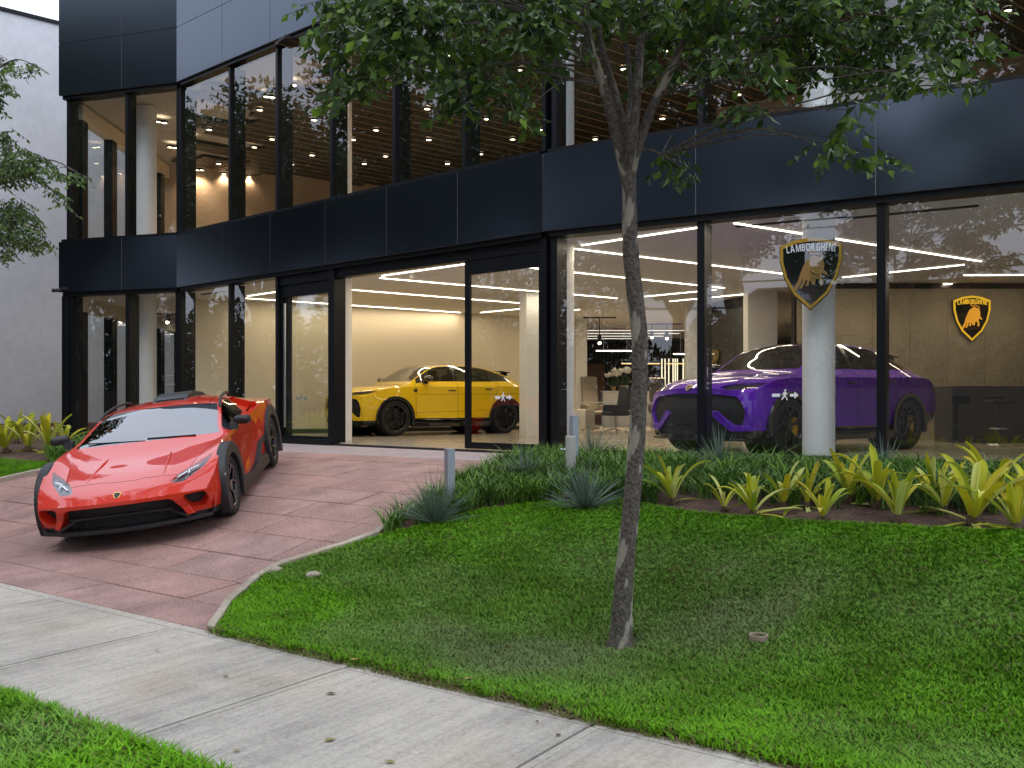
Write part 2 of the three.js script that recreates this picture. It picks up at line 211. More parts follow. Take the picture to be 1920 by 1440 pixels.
// ---------------------------------------------------------------- the showroom building
function facade(a, b) { const L = Math.hypot(b[0] - a[0], b[1] - a[1]), dir = [(b[0] - a[0]) / L, (b[1] - a[1]) / L]; return { o: a, dir, n: [dir[1], -dir[0]], L, turn: Math.atan2(dir[1], dir[0]) }; }
const cA0 = [-9.763, 19.93], cAB = [-6.966, 19.1], cBC = [0.53, 12.89], cC1 = [cBC[0] + 0.867 * 9.2, cBC[1] - 0.498 * 9.2];
const FA = facade(cA0, cAB), FB = facade(cAB, cBC), FC = facade(cBC, cC1);
const fpt = (f, s, out = 0) => [f.o[0] + f.dir[0] * s + f.n[0] * out, f.o[1] + f.dir[1] * s + f.n[1] * out];
function sAt(f, px, out = 0) { const k = (px - 960) / FOC, o = fpt(f, 0, out); return (k * o[1] - o[0]) / (f.dir[0] - k * f.dir[1]); }
const building = thing('showroom_building', 'two storey dark panelled car showroom with full height glazing', 'building');
const boxCache = new Map();
function fbox(name, f, s0, s1, y0, y1, o0, o1, m, parent = building) {
  const w = s1 - s0, h = y1 - y0, d = o1 - o0, key = [w, h, d].map((x) => x.toFixed(3)).join(); if (!boxCache.has(key)) boxCache.set(key, box(w, h, d));
  const b = mesh(name, boxCache.get(key), m, parent), [X, D] = fpt(f, (s0 + s1) / 2, (o0 + o1) / 2); b.position.set(X, (y0 + y1) / 2, -D); b.rotation.y = f.turn; return b;
}
function wallTo(name, a, b, y0, y1, th, m, parent = building) { return fbox(name, facade(a, b), 0, Math.hypot(b[0] - a[0], b[1] - a[1]), y0, y1, -th, 0, m, parent); }
const Y = { bandB: 4.03, bandT: 5.14, head: 8.33, row1: 9.47, row2: 10.61, top: 11.75, ceil: 3.99, ceil2: 8.27, floor2: 4.99 };
// cladding: rows of flat metal panels with open joints in front of a pale backing
const jB = [337, 418, 508, 611, 726, 859, 1018].map((p) => sAt(FB, p, 0.12)); jB[0] = 0.05; jB[6] = FB.L - 0.02;
const jA = [-0.12, sAt(FA, 229, 0.12), FA.L + 0.03];
const jC = [-0.02, sAt(FC, 1305, 0.12), sAt(FC, 1642, 0.12), 0, 0]; jC[3] = 2 * jC[2] - jC[1] - 0.05; jC[4] = 9.2;
const gap = 0.0055;
function clad(f, j, y0, y1, out) { for (let i = 0; i < j.length - 1; i++) fbox('facade_panel', f, j[i] + gap, j[i + 1] - gap, y0 + gap, y1 - gap, out - 0.004, out, M.panel); fbox('panel_backing', f, j[0] + 0.01, j[j.length - 1] - 0.01, y0 + 0.008, y1 - 0.008, out - 0.06, out - 0.0045, M.joint); }
for (const [f, j] of [[FA, jA], [FB, jB], [FC, jC]]) {
  clad(f, j, Y.bandB, Y.bandT, 0.14);
  for (const [a, b] of [[Y.head, Y.row1], [Y.row1, Y.row2], [Y.row2, Y.top]]) clad(f, j, a, b, 0.14);
  fbox('floor_edge', f, j[0] + 0.03, j[j.length - 1] - 0.03, Y.bandB + 0.03, Y.bandT - 0.03, -0.3, 0.075, M.frame);
  fbox('roof_edge', f, j[0] + 0.03, j[j.length - 1] - 0.03, Y.head + 0.03, Y.top - 0.03, -0.3, 0.075, M.frame);
  fbox('window_head', f, j[0] + 0.06, j[j.length - 1] - 0.06, Y.head - 0.07, Y.head + 0.005, -0.16, 0.09, M.frame);
  fbox('window_head', f, j[0] + 0.06, j[j.length - 1] - 0.06, Y.bandB - 0.075, Y.bandB + 0.005, -0.16, 0.09, M.frame);
  fbox('window_sill', f, j[0] + 0.06, j[j.length - 1] - 0.06, Y.bandT - 0.005, Y.bandT + 0.05, -0.16, 0.125, M.frame);
}
fbox('parapet_side', facade([cA0[0] - 0.3, 30], [cA0[0] - 0.12, cA0[1]]), 0, 10, Y.head, Y.top, -0.2, 0, M.panel);
fbox('band_side', facade([cA0[0] - 0.3, 30], [cA0[0] - 0.12, cA0[1]]), 0, 10, Y.bandB, Y.bandT, -0.2, 0, M.panel);
// glazing: deep fins with panes between them
function glazing(f, s, y0, y1, fin = 0.24, w = 0.06, skip = []) {
  s.forEach((x, i) => { if (x >= 0) fbox('mullion', f, x - w / 2, x + w / 2, y0, y1, -fin, 0.05, M.frame); if (i < s.length - 1 && !skip.includes(i)) { const g = new THREE.PlaneGeometry(s[i + 1] - x - w - 0.004, y1 - y0 - 0.004), p = mesh('window_pane', g, M.glass, building), [X, D] = fpt(f, (s[i + 1] + x) / 2, 0); p.position.set(X, (y0 + y1) / 2, -D); p.rotation.y = f.turn; } });
}
const uB = [0.04, ...[430, 518.5, 620.5, 738, 869].map((p) => sAt(FB, p, 0.05)), FB.L - 0.06];
glazing(FA, [0.05, sAt(FA, 237, 0.05), FA.L - 0.05], Y.bandT + 0.05, Y.head - 0.07, 0.22, 0.07);
glazing(FB, uB, Y.bandT + 0.05, Y.head - 0.07, 0.30, 0.065);
glazing(FC, [0.10, sAt(FC, 1313, 0.05), sAt(FC, 1652, 0.05), jC[3], 9.15], Y.bandT + 0.05, Y.head - 0.07, 0.26, 0.075);
const GY0 = FLOOR + 0.02, GY1 = Y.bandB - 0.075;
glazing(FA, [0.12, sAt(FA, 239, 0.05), FA.L - 0.06], GY0, GY1, 0.26, 0.10);
const sDoor0 = sAt(FB, 627, 0.0), sDoor1 = sAt(FB, 869, 0.05);
glazing(FB, [0.05, sAt(FB, 430, 0.05), sAt(FB, 518.5, 0.05)], GY0, GY1, 0.28, 0.07);
glazing(FC, [0.10, sAt(FC, 1314, 0.05), sAt(FC, 1652, 0.05), jC[3], 9.15], GY0, GY1, 0.26, 0.10);
fbox('corner_post', FB, FB.L - 0.12, FB.L - 0.01, GY0, GY1, -0.28, 0.06, M.frame);
fbox('end_post', FA, -0.10, 0.10, 0.8, GY1, -0.30, 0.07, M.frame);
for (const [f, a, b] of [[FA, 0, FA.L], [FB, 0, sDoor0], [FC, 0, 9.15]]) fbox('bottom_rail', f, a + 0.02, b - 0.02, FLOOR - 0.08, GY0 + 0.05, -0.14, 0.055, M.frame);
fbox('door_track', FB, sDoor0, FB.L - 0.14, FLOOR - 0.06, FLOOR + 0.006, -0.12, 0.03, M.darkmetal);
fbox('door_lintel', FB, sAt(FB, 518.5), FB.L - 0.14, GY1 - 0.16, GY1 - 0.002, -0.13, 0.02, M.frame);
function slidingDoor(s0, s1, out) { // a framed glass leaf
  const d = new THREE.Group(); d.name = 'sliding_door'; building.add(d); const y1 = GY1 - 0.165, t = 0.05;
  for (const [a, b] of [[s0, s0 + 0.10], [s1 - 0.06, s1]]) fbox('door_stile', FB, a, b, GY0, y1, out - t, out, M.frame, d);
  fbox('door_rail', FB, s0 + 0.102, s1 - 0.062, GY0, GY0 + 0.10, out - t, out, M.frame, d); fbox('door_rail', FB, s0 + 0.102, s1 - 0.062, y1 - 0.22, y1, out - t, out, M.frame, d);
  const p = mesh('door_glass', new THREE.PlaneGeometry(s1 - s0 - 0.166, y1 - GY0 - 0.325), M.glass, d), [X, D] = fpt(FB, (s0 + s1) / 2 + 0.02, out - t / 2); p.position.set(X, (GY0 + y1) / 2 - 0.06, -D); p.rotation.y = FB.turn; return d;
}
slidingDoor(sDoor1 - 0.02, FB.L - 0.13, 0.0);
slidingDoor(sAt(FB, 518.5) + 0.05, sDoor0 - 0.1, -0.01);
slidingDoor(sAt(FB, 535, -0.1), sDoor0 - 0.06, -0.08);
fbox('door_jamb', FB, sDoor0 - 0.1, sDoor0 + 0.06, GY0, GY1, -0.20, 0.06, M.frame);
{ const h = fbox('door_handle', FB, sAt(FB, 536), sAt(FB, 536) + 0.03, GY0 + 0.25, GY1 - 0.5, 0.02, 0.05, M.steel); }
// floors, ceilings, walls
function sheet(name, pts, y, th, m) { const s = new THREE.Shape(pts.map(([X, d]) => new THREE.Vector2(X, d))), g = new THREE.ExtrudeGeometry(s, { depth: th, bevelEnabled: false }); g.rotateX(-Math.PI / 2); return mesh(name, g.translate(0, y, 0), m, building); }
const rim = [fpt(FA, 0.05, -0.1), fpt(FA, FA.L, -0.1), fpt(FB, FB.L, -0.1), fpt(FC, 9.15, -0.1)];
const flr = [...rim, [14.6, 20], [14.6, 36], [-9.9, 36]];
sheet('showroom_floor', [fpt(FA, 0.05, 0.02), fpt(FA, FA.L, 0.02), fpt(FB, FB.L, 0.02), fpt(FC, 9.15, 0.02), [14.6, 20], [14.6, 36], [-9.9, 36]], FLOOR - 0.12, 0.12, M.floor);
sheet('showroom_ceiling', flr, Y.ceil, 0.3, M.ceiling);
sheet('upper_floor', flr, Y.floor2 - 0.12, 0.12, M.floor);
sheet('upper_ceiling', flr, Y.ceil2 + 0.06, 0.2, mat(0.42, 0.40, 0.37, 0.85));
sheet('roof', [fpt(FA, 0, 0.05), fpt(FA, FA.L, 0.05), fpt(FB, FB.L, 0.05), fpt(FC, 9.15, 0.05), [14.7, 20], [14.7, 36], [-10, 36]], Y.top - 0.3, 0.25, M.joint);
wallTo('back_wall', [-10.1, 36.0], [14.9, 36.0], 0.5, Y.top, 0.2, M.wall);
wallTo('side_wall', [cC1[0] + 0.05, cC1[1]], [14.7, 20], 0.5, Y.top, 0.2, M.wall); wallTo('side_wall', [14.7, 20], [14.7, 36], 0.5, Y.top, 0.2, M.wall);
{ // glazed flank beside the neighbour: fins and panes running back from the corner
  const f = facade([-9.95, 36], [cA0[0] - 0.02, cA0[1] + 0.25]), L = f.L;
  for (const [y0, y1] of [[GY0, Y.ceil + 0.02], [Y.floor2, Y.ceil2 + 0.02]]) {
    const s = []; for (let x = L - 0.02; x > 0.2; x -= 1.55) s.push(x);
    s.forEach((x, i) => { fbox('mullion', f, x - 0.3, x - 0.02, y0, y1, -0.2, 0.0, M.frame); if (i < 9) { const p = mesh('window_pane', new THREE.PlaneGeometry(1.24, y1 - y0), M.glass, building), [X, D] = fpt(f, x - 0.94, -0.1); p.position.set(X, (y0 + y1) / 2, -D); p.rotation.y = f.turn; } });
    fbox('side_head', f, 0.1, L - 0.04, y1 - 0.35, y1 - 0.01, -0.21, 0.012, M.wall);
  }
}
// ground floor partitions
const pw = [[-7.35, 20.45], [1.9, 25.7]];
wallTo('feature_wall', pw[0], pw[1], FLOOR, Y.ceil, 0.25, M.wall);
{ const f = facade(pw[0], pw[1]); fbox('skirting', f, 0.01, f.L - 0.3, FLOOR + 0.002, FLOOR + 0.10, 0, 0.015, M.matte); fbox('wall_end', f, -0.05, -0.002, FLOOR, Y.ceil, -0.25, 0, M.white); }
wallTo('wall_pier', [0.31, 19.4], [0.95, 19.7], FLOOR, Y.ceil, 0.35, M.white);
wallTo('wall_pier', [1.80, 25.6], [2.12, 25.6], FLOOR, Y.ceil, 0.3, M.white);
wallTo('wall_pier', [4.25, 22.0], [4.52, 22.0], FLOOR, Y.ceil, 0.35, M.white);
const bz = facade([4.55, 21.8], [5.25, 19.6]);                           // bronze panelled partition that carries a crest
for (let i = 0; i < 3; i++) for (let j = 0; j < 2; j++) fbox('bronze_panel', bz, bz.L / 3 * i + 0.004, bz.L / 3 * (i + 1) - 0.004, FLOOR + (j ? 1.5 : 0), FLOOR + (j ? 2.85 : 1.492), -0.05, 0, M.darkmetal);
fbox('partition_core', bz, -0.02, bz.L + 0.02, FLOOR, Y.ceil, -0.2, -0.056, M.frame);
wallTo('wall_pier', [5.00, 19.2], [5.62, 19.2], FLOOR, Y.ceil, 0.4, M.white);
for (let i = 0; i < 11; i++) wallTo('stone_panel', [5.64 + 0.74 * i, 17.9], [5.64 + 0.74 * (i + 1) - 0.006, 17.9], FLOOR, Y.ceil - 0.12, 0.06, M.stone);
wallTo('stone_wall_core', [5.6, 17.98], [13.9, 17.98], FLOOR, Y.ceil, 0.2, M.matte);
// columns that run through both storeys
for (const [px, d, r] of [[275, 20.55, 0.215], [1051, 13.62, 0.205], [1535, 11.55, 0.2], [640, 17.35, 0.2]]) {
  const X = ray(px, d); mesh('column', new THREE.CylinderGeometry(r, r, Y.ceil - FLOOR, 40).translate(X, (Y.ceil + FLOOR) / 2, -d), M.white, building); mesh('column', new THREE.CylinderGeometry(r, r, Y.ceil2 - Y.floor2, 40).translate(X, (Y.ceil2 + Y.floor2) / 2 + 0.04, -d), M.white, building);
}
// upper storey partitions and the boarded ceiling
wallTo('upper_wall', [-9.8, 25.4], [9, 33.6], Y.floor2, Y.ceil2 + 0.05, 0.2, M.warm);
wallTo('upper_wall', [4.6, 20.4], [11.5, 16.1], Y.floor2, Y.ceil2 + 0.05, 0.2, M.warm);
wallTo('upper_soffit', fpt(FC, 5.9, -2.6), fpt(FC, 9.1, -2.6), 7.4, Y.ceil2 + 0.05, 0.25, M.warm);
{
  const inside = (p, poly) => { let c = false; for (let i = 0, j = poly.length - 1; i < poly.length; j = i++) { const [a, b] = poly[i], [e, f] = poly[j]; if ((b > p[1]) !== (f > p[1]) && p[0] < (e - a) * (p[1] - b) / (f - b) + a) c = !c; } return c; };
  const zone = [fpt(FA, FA.L, -1.6), fpt(FB, 0.9, -0.9), fpt(FB, FB.L, -0.6), fpt(FC, 9.0, -0.5), [10.2, 17], [8.8, 33.2], [-8.4, 25.8]], dir = [0.783, 0.622], prp = [-0.622, 0.783], r = rng(77), g = box(2.46, 0.05, 0.34), turn = Math.atan2(dir[1], dir[0]);
  const gb = new Map();
  for (let k = 0; k < 70; k++) {
    const off = -2 + k * 0.40; let first = null, last = null;
    for (let i = -14, sh = r() * 2.5; i < 16; i++) { const t = i * 2.5 + sh, p = [dir[0] * t + prp[0] * off, dir[1] * t + prp[1] * off]; if (!inside(p, zone)) continue; const m = mesh('ceiling_plank', g, M.plank[Math.floor(r() * 3)], building); m.position.set(p[0], Y.ceil2, -p[1]); m.rotation.y = turn; if (first === null) first = t - 1.25; last = t + 1.25; }
    if (first !== null) { const L = last - first, t = (first + last) / 2, b = mesh('ceiling_batten', box(L, 0.02, 0.035), M.tan, building); b.position.set(dir[0] * t + prp[0] * (off + 0.2), Y.ceil2 - 0.012, -(dir[1] * t + prp[1] * (off + 0.2))); b.rotation.y = turn; }
  }
}
for (const [px, py, w] of [[400, 549, 0.9], [1700, 398, 1.6], [1480, 415, 1.4]]) { const [X, d] = onPlane(px, py, Y.ceil), b = mesh('air_slot', box(w, 0.012, 0.10), M.matte, building); b.position.set(X, Y.ceil - 0.005, -d); b.rotation.y = px < 900 ? FB.turn : FC.turn; }

// ---------------------------------------------------------------- lamps of the showroom
function strip(a, b, y, m, label, grp, w = 0.035, nits = 50, color = 0xffe9c8) {
  const A = V(a[0], y, -a[1]), B = V(b[0], y, -b[1]), L = A.distanceTo(B), mid = A.clone().add(B).multiplyScalar(0.5), x = B.clone().sub(A).normalize(), t = thing('strip_light', label, 'light', [mid.x, y, mid.z], 0, grp);
  t.rotation.y = Math.atan2(-x.z, x.x);
  mesh('diffuser', box(L - 0.02, 0.012, w), m, t).position.y = -0.003; mesh('housing', box(L, 0.02, w + 0.02), M.white, t).position.y = 0.014;
  const l = new THREE.RectAreaLight(color, nits, L, w); l.rotation.x = -Math.PI / 2; l.position.y = -0.016; t.add(l); return t;
}
const LED = [[[1090, 460], [1312, 426]], [[1075, 466], [1467, 513]], [[898, 492], [1359, 540]], [[711, 521], [1157, 559]], [[1208, 556], [1343, 543]], [[1255, 565], [1412, 550]], [[1376, 418], [1840, 490]], [[1579, 520], [1809, 496]], [[1806, 516], [2000, 515]], [[1768, 532], [1990, 537]], [[716, 517], [872, 495]], [[592, 538], [986, 569]], [[460, 559], [864, 586]], [[901, 586], [986, 578]], [[464, 555], [567, 540]], [[1020, 590], [1087, 580]]];
for (const [p, q] of LED) strip(onPlane(p[0], p[1], Y.ceil - 0.012), onPlane(q[0], q[1], Y.ceil - 0.012), Y.ceil - 0.012, M.led, Math.min(p[0], q[0]) > 1750 ? 'LED strip in the white ceiling over the black bar counter' : p[0] > 1300 && p[0] < 1600 ? 'LED strip in the white ceiling beside the large crest' : Math.max(p[0], q[0]) < 1000 ? 'LED strip in the white ceiling above the yellow car' : 'LED strip in the white ceiling between the corner column and the purple car', 'LED strips in the showroom ceiling');
const dl = [[296, 227], [308, 229], [319, 275], [328, 276], [392, 242], [361, 260], [370, 318], [378, 318], [410, 306], [420, 325], [487, 205], [500, 180], [510, 181], [510, 260], [477, 275], [443, 292], [467, 330], [543, 241], [547, 307], [550, 158], [589, 224], [585, 290], [680, 181], [705, 243], [662, 261], [723, 292], [683, 306], [785, 131], [801, 203], [752, 223], [804, 261], [839, 306], [854, 181], [847, 102], [913, 222], [969, 201], [978, 130], [1016, 242], [961, 260], [901, 288], [1170, 128], [1140, 200], [1116, 260], [1247, 94], [1281, 153], [1242, 221], [1363, 125], [1384, 176], [1430, 29], [1451, 94], [1470, 150], [1626, 83], [1581, 191], [1864, 7], [1889, 18], [1768, 58], [760, 40], [640, 90], [1010, 60]];
{
  const ring = new THREE.CylinderGeometry(0.078, 0.072, 0.06, 20, 1, true), face = new THREE.CircleGeometry(0.068, 20).rotateX(Math.PI / 2);
  dl.forEach(([px, py], i) => { const y = Y.ceil2 - 0.06, [X, d] = onPlane(px, py, y), t = thing('downlight', 'small round warm downlight in the boarded upper ceiling', 'light', [X, y, -d], 0, 'downlights in the boarded ceiling'); mesh('bezel', ring, M.darkmetal, t); mesh('lamp_face', face, M.spotface, t).position.y = -0.012; const l = new THREE.SpotLight(0xffd6ac, 4.2, 0, 1.15, 1, 2); l.position.y = -0.05; l.target.position.set(0, -3, 0); t.add(l, l.target); });
}
// ---------------------------------------------------------------- car bodies: a lofted skin cut into panels
// vertex: [x, y, z, nx, ny, nz, c]; x forward, y up, z to one side, c = position across the section
function loftHalf(st, corners, rows, sub, warp) {
  const xs = st.map((s) => s.x), K = st[0].p.length, crv = (i, k, x) => { // Catmull-Rom along the car for control point k
    const n = xs.length, y = (j) => st[clamp(j, 0, n - 1)].p[k], a = xs[i], b = xs[i + 1], t = (x - a) / (b - a), out = [];
    for (let q = 0; q < 2; q++) { const p1 = y(i)[q], p2 = y(i + 1)[q], x0 = xs[Math.max(0, i - 1)], x3 = xs[Math.min(n - 1, i + 2)]; let m1 = i > 0 ? (p2 - y(i - 1)[q]) / (b - x0) : (p2 - p1) / (b - a), m2 = i + 2 < n ? (y(i + 2)[q] - p1) / (x3 - a) : (p2 - p1) / (b - a); const h = b - a, t2 = t * t, t3 = t2 * t; out.push((2 * t3 - 3 * t2 + 1) * p1 + (t3 - 2 * t2 + t) * h * m1 + (-2 * t3 + 3 * t2) * p2 + (t3 - t2) * h * m2); }
    return out; };
  const grid = rows.map((x) => {
    let i = 0; while (i < xs.length - 2 && x < xs[i + 1]) i++;
    const cp = []; for (let k = 0; k < K; k++) cp.push(crv(i, k, x));
    const line = []; const edges = [0, ...corners, K - 1];
    for (let e = 0; e < edges.length - 1; e++) for (let k = edges[e]; k < edges[e + 1]; k++) { const a = edges[e], b = edges[e + 1], g = (j) => cp[clamp(j, a, b)]; for (let s = 0; s < sub[k]; s++) { const t = s / sub[k], t2 = t * t, t3 = t2 * t, v = []; for (let q = 0; q < 2; q++) { const p0 = g(k - 1)[q], p1 = g(k)[q], p2 = g(k + 1)[q], p3 = g(k + 2)[q]; v.push(0.5 * (2 * p1 + (p2 - p0) * t + (2 * p0 - 5 * p1 + 4 * p2 - p3) * t2 + (3 * p1 - p0 - 3 * p2 + p3) * t3)); } line.push([...v, k + t]); } }
    line.push([...cp[K - 1], K - 1]); return line;
  });
  const mk = (x, z, y, c) => { const q = warp(x, y, Math.max(0, z)); return [q[0], q[1], q[2], 0, 0, 0, c]; }, tris = [];
  const V0 = grid.map((l, j) => l.map(([z, y, c]) => mk(rows[j], z, y, c))), n = V0[0].length;
  const quad = (a, b, c, d) => { tris.push([a.slice(), b.slice(), c.slice()], [a.slice(), c.slice(), d.slice()]); };
  for (let j = 0; j < rows.length - 1; j++) for (let i = 0; i < n - 1; i++) quad(V0[j][i], V0[j][i + 1], V0[j + 1][i + 1], V0[j + 1][i]);
  for (const [j, flip] of [[0, false], [rows.length - 1, true]]) { const m = 14, rowsC = []; for (let t = 0; t <= m; t++) rowsC.push(grid[j].map(([z, y]) => mk(rows[j], z * t / m, y, flip ? -2 : -1))); for (let t = 0; t < m; t++) for (let i = 0; i < n - 1; i++) { const q = [rowsC[t][i], rowsC[t][i + 1], rowsC[t + 1][i + 1], rowsC[t + 1][i]]; flip ? quad(...q.reverse()) : quad(...q); } }
  return creased(tris.filter((t) => area(t) > 1e-9), 34, (t) => { const c = (t[0][6] + t[1][6] + t[2][6]) / 3; return c < 0 ? c : corners.filter((k) => k <= c).length; });
}
const sub3 = (a, b) => [a[0] - b[0], a[1] - b[1], a[2] - b[2]], crs = (a, b) => [a[1] * b[2] - a[2] * b[1], a[2] * b[0] - a[0] * b[2], a[0] * b[1] - a[1] * b[0]];
const area = (t) => Math.hypot(...crs(sub3(t[1], t[0]), sub3(t[2], t[0])));
function creased(tris, deg, zone) { // soft shading inside a zone of the section, hard lines between zones
  let zn = 0; const key = (v) => `${Math.round(v[0] * 2e4)},${Math.round(v[1] * 2e4)},${Math.round(v[2] * 2e4)},${zn}`, map = new Map(), fn = [], cut = Math.cos(deg * Math.PI / 180);
  tris.forEach((t, i) => { zn = zone(t); const n = crs(sub3(t[1], t[0]), sub3(t[2], t[0])), l = Math.hypot(...n) || 1; fn.push([n[0] / l, n[1] / l, n[2] / l, l]); for (const v of t) { const k = key(v); if (!map.has(k)) map.set(k, []); map.get(k).push(i); } });
  tris.forEach((t, i) => { zn = zone(t); for (const v of t) { const s = [0, 0, 0]; for (const j of map.get(key(v))) { const a = fn[i], b = fn[j]; if (a[0] * b[0] + a[1] * b[1] + a[2] * b[2] > cut) for (let q = 0; q < 3; q++) s[q] += b[q] * b[3]; } if (v[2] < 1e-4) s[2] = 0; const l = Math.hypot(...s) || 1; v[3] = s[0] / l; v[4] = s[1] / l; v[5] = s[2] / l; } });
  return tris;
}
function cutBy(tris, fn) { // [inside (fn < 0), outside, the cut line]
  const a = [], b = [], seg = [], mid = (p, q, f, g) => { const t = f / (f - g); return p.map((x, i) => x + (q[i] - x) * t); };
  for (const t of tris) {
    const f = t.map(fn), s = f.map((x) => x < 0);
    if (s[0] && s[1] && s[2]) { a.push(t); continue; } if (!s[0] && !s[1] && !s[2]) { b.push(t); continue; }
    const odd = s[0] === s[1] ? 2 : s[0] === s[2] ? 1 : 0, i = odd, j = (odd + 1) % 3, k = (odd + 2) % 3, p = mid(t[i], t[j], f[i], f[j]), q = mid(t[i], t[k], f[i], f[k]);
    (s[i] ? a : b).push([t[i], p, q]); (s[i] ? b : a).push([p, t[j], t[k]], [p, t[k], q]); seg.push(s[i] ? [p, q] : [q, p]);
  }
  return [a, b, seg];
}
function seam(tris, where, f, half) { // [the narrow band |f| < half among triangles that pass 'where', the rest]
  const inn = [], rest = []; for (const t of tris) { const m = t[0].map((x, i) => (x + t[1][i] + t[2][i]) / 3); (where(m) ? inn : rest).push(t); }
  const [low, hi] = cutBy(inn, (v) => f(v) - half), [below, mid] = cutBy(low, (v) => f(v) + half); return [mid, rest.concat(hi, below)];
}
const shove = (v, k) => [v[0] - v[3] * k, v[1] - v[4] * k, v[2] - v[5] * k, v[3], v[4], v[5], v[6]];
const sink = (tris, k) => tris.map((t) => t.map((v) => shove(v, k)));
const rimWall = (seg, k) => { const out = []; for (const [p, q] of seg) { const a = shove(p, k), b = shove(q, k), n = crs(sub3(q, p), sub3(a, p)), l = Math.hypot(...n) || 1, N = n.map((x) => -x / l), w = (v) => [v[0], v[1], v[2], ...N, v[6]]; out.push([w(p), w(a), w(q)], [w(q), w(a), w(b)]); } return out; };
function toGeo(tris, sides = [1, -1]) { // half a skin to a geometry, mirrored as asked
  const pos = [], nor = [], uv = []; for (const s of sides) for (const t of tris) for (const i of s > 0 ? [0, 1, 2] : [0, 2, 1]) { const v = t[i]; pos.push(v[0], v[1], v[2] * s); nor.push(v[3], v[4], v[5] * s); uv.push(v[0], v[1] + v[2]); }
  const g = new THREE.BufferGeometry(); g.setAttribute('position', new THREE.Float32BufferAttribute(pos, 3)); g.setAttribute('normal', new THREE.Float32BufferAttribute(nor, 3)); g.setAttribute('uv', new THREE.Float32BufferAttribute(uv, 2)); return g;
}
// signed distance to a convex polygon given counter-clockwise in any two coordinates
const poly = (pts) => { let s = 0; for (let i = 0; i < pts.length; i++) { const [a, b] = pts[i], [c, d] = pts[(i + 1) % pts.length]; s += a * d - c * b; } const P2 = s < 0 ? pts.slice().reverse() : pts; return (x, y) => { let m = -1e9; for (let i = 0; i < P2.length; i++) { const [a, b] = P2[i], [c, d] = P2[(i + 1) % P2.length], l = Math.hypot(c - a, d - b); m = Math.max(m, -((c - a) * (y - b) - (d - b) * (x - a)) / l); } return m; }; };
const range = (a, b, n) => Array.from({ length: n + 1 }, (_, i) => lerp(a, b, i / n));

function extrude(pts, depth, bevel = 0.006, holes = []) { const s = new THREE.Shape(pts.map((p) => new THREE.Vector2(...p))); for (const h of holes) s.holes.push(new THREE.Path(h.map((p) => new THREE.Vector2(...p)))); return new THREE.ExtrudeGeometry(s, { depth, bevelEnabled: bevel > 0, bevelThickness: bevel, bevelSize: bevel, bevelSegments: 2, steps: 1 }); }
function mirrored(g) { // the other side of the car
  const n = merge([g]), p = n.attributes.position, q = n.attributes.normal, uv = n.attributes.uv;
  for (let i = 0; i < p.count; i++) { p.setZ(i, -p.getZ(i)); q.setZ(i, -q.getZ(i)); }
  for (let i = 0; i < p.count; i += 3) for (const [a, k] of [[p, 3], [q, 3], [uv, 2]]) for (let c = 0; c < k; c++) { const x = a.array[(i + 1) * k + c]; a.array[(i + 1) * k + c] = a.array[(i + 2) * k + c]; a.array[(i + 2) * k + c] = x; }
  return n;
}
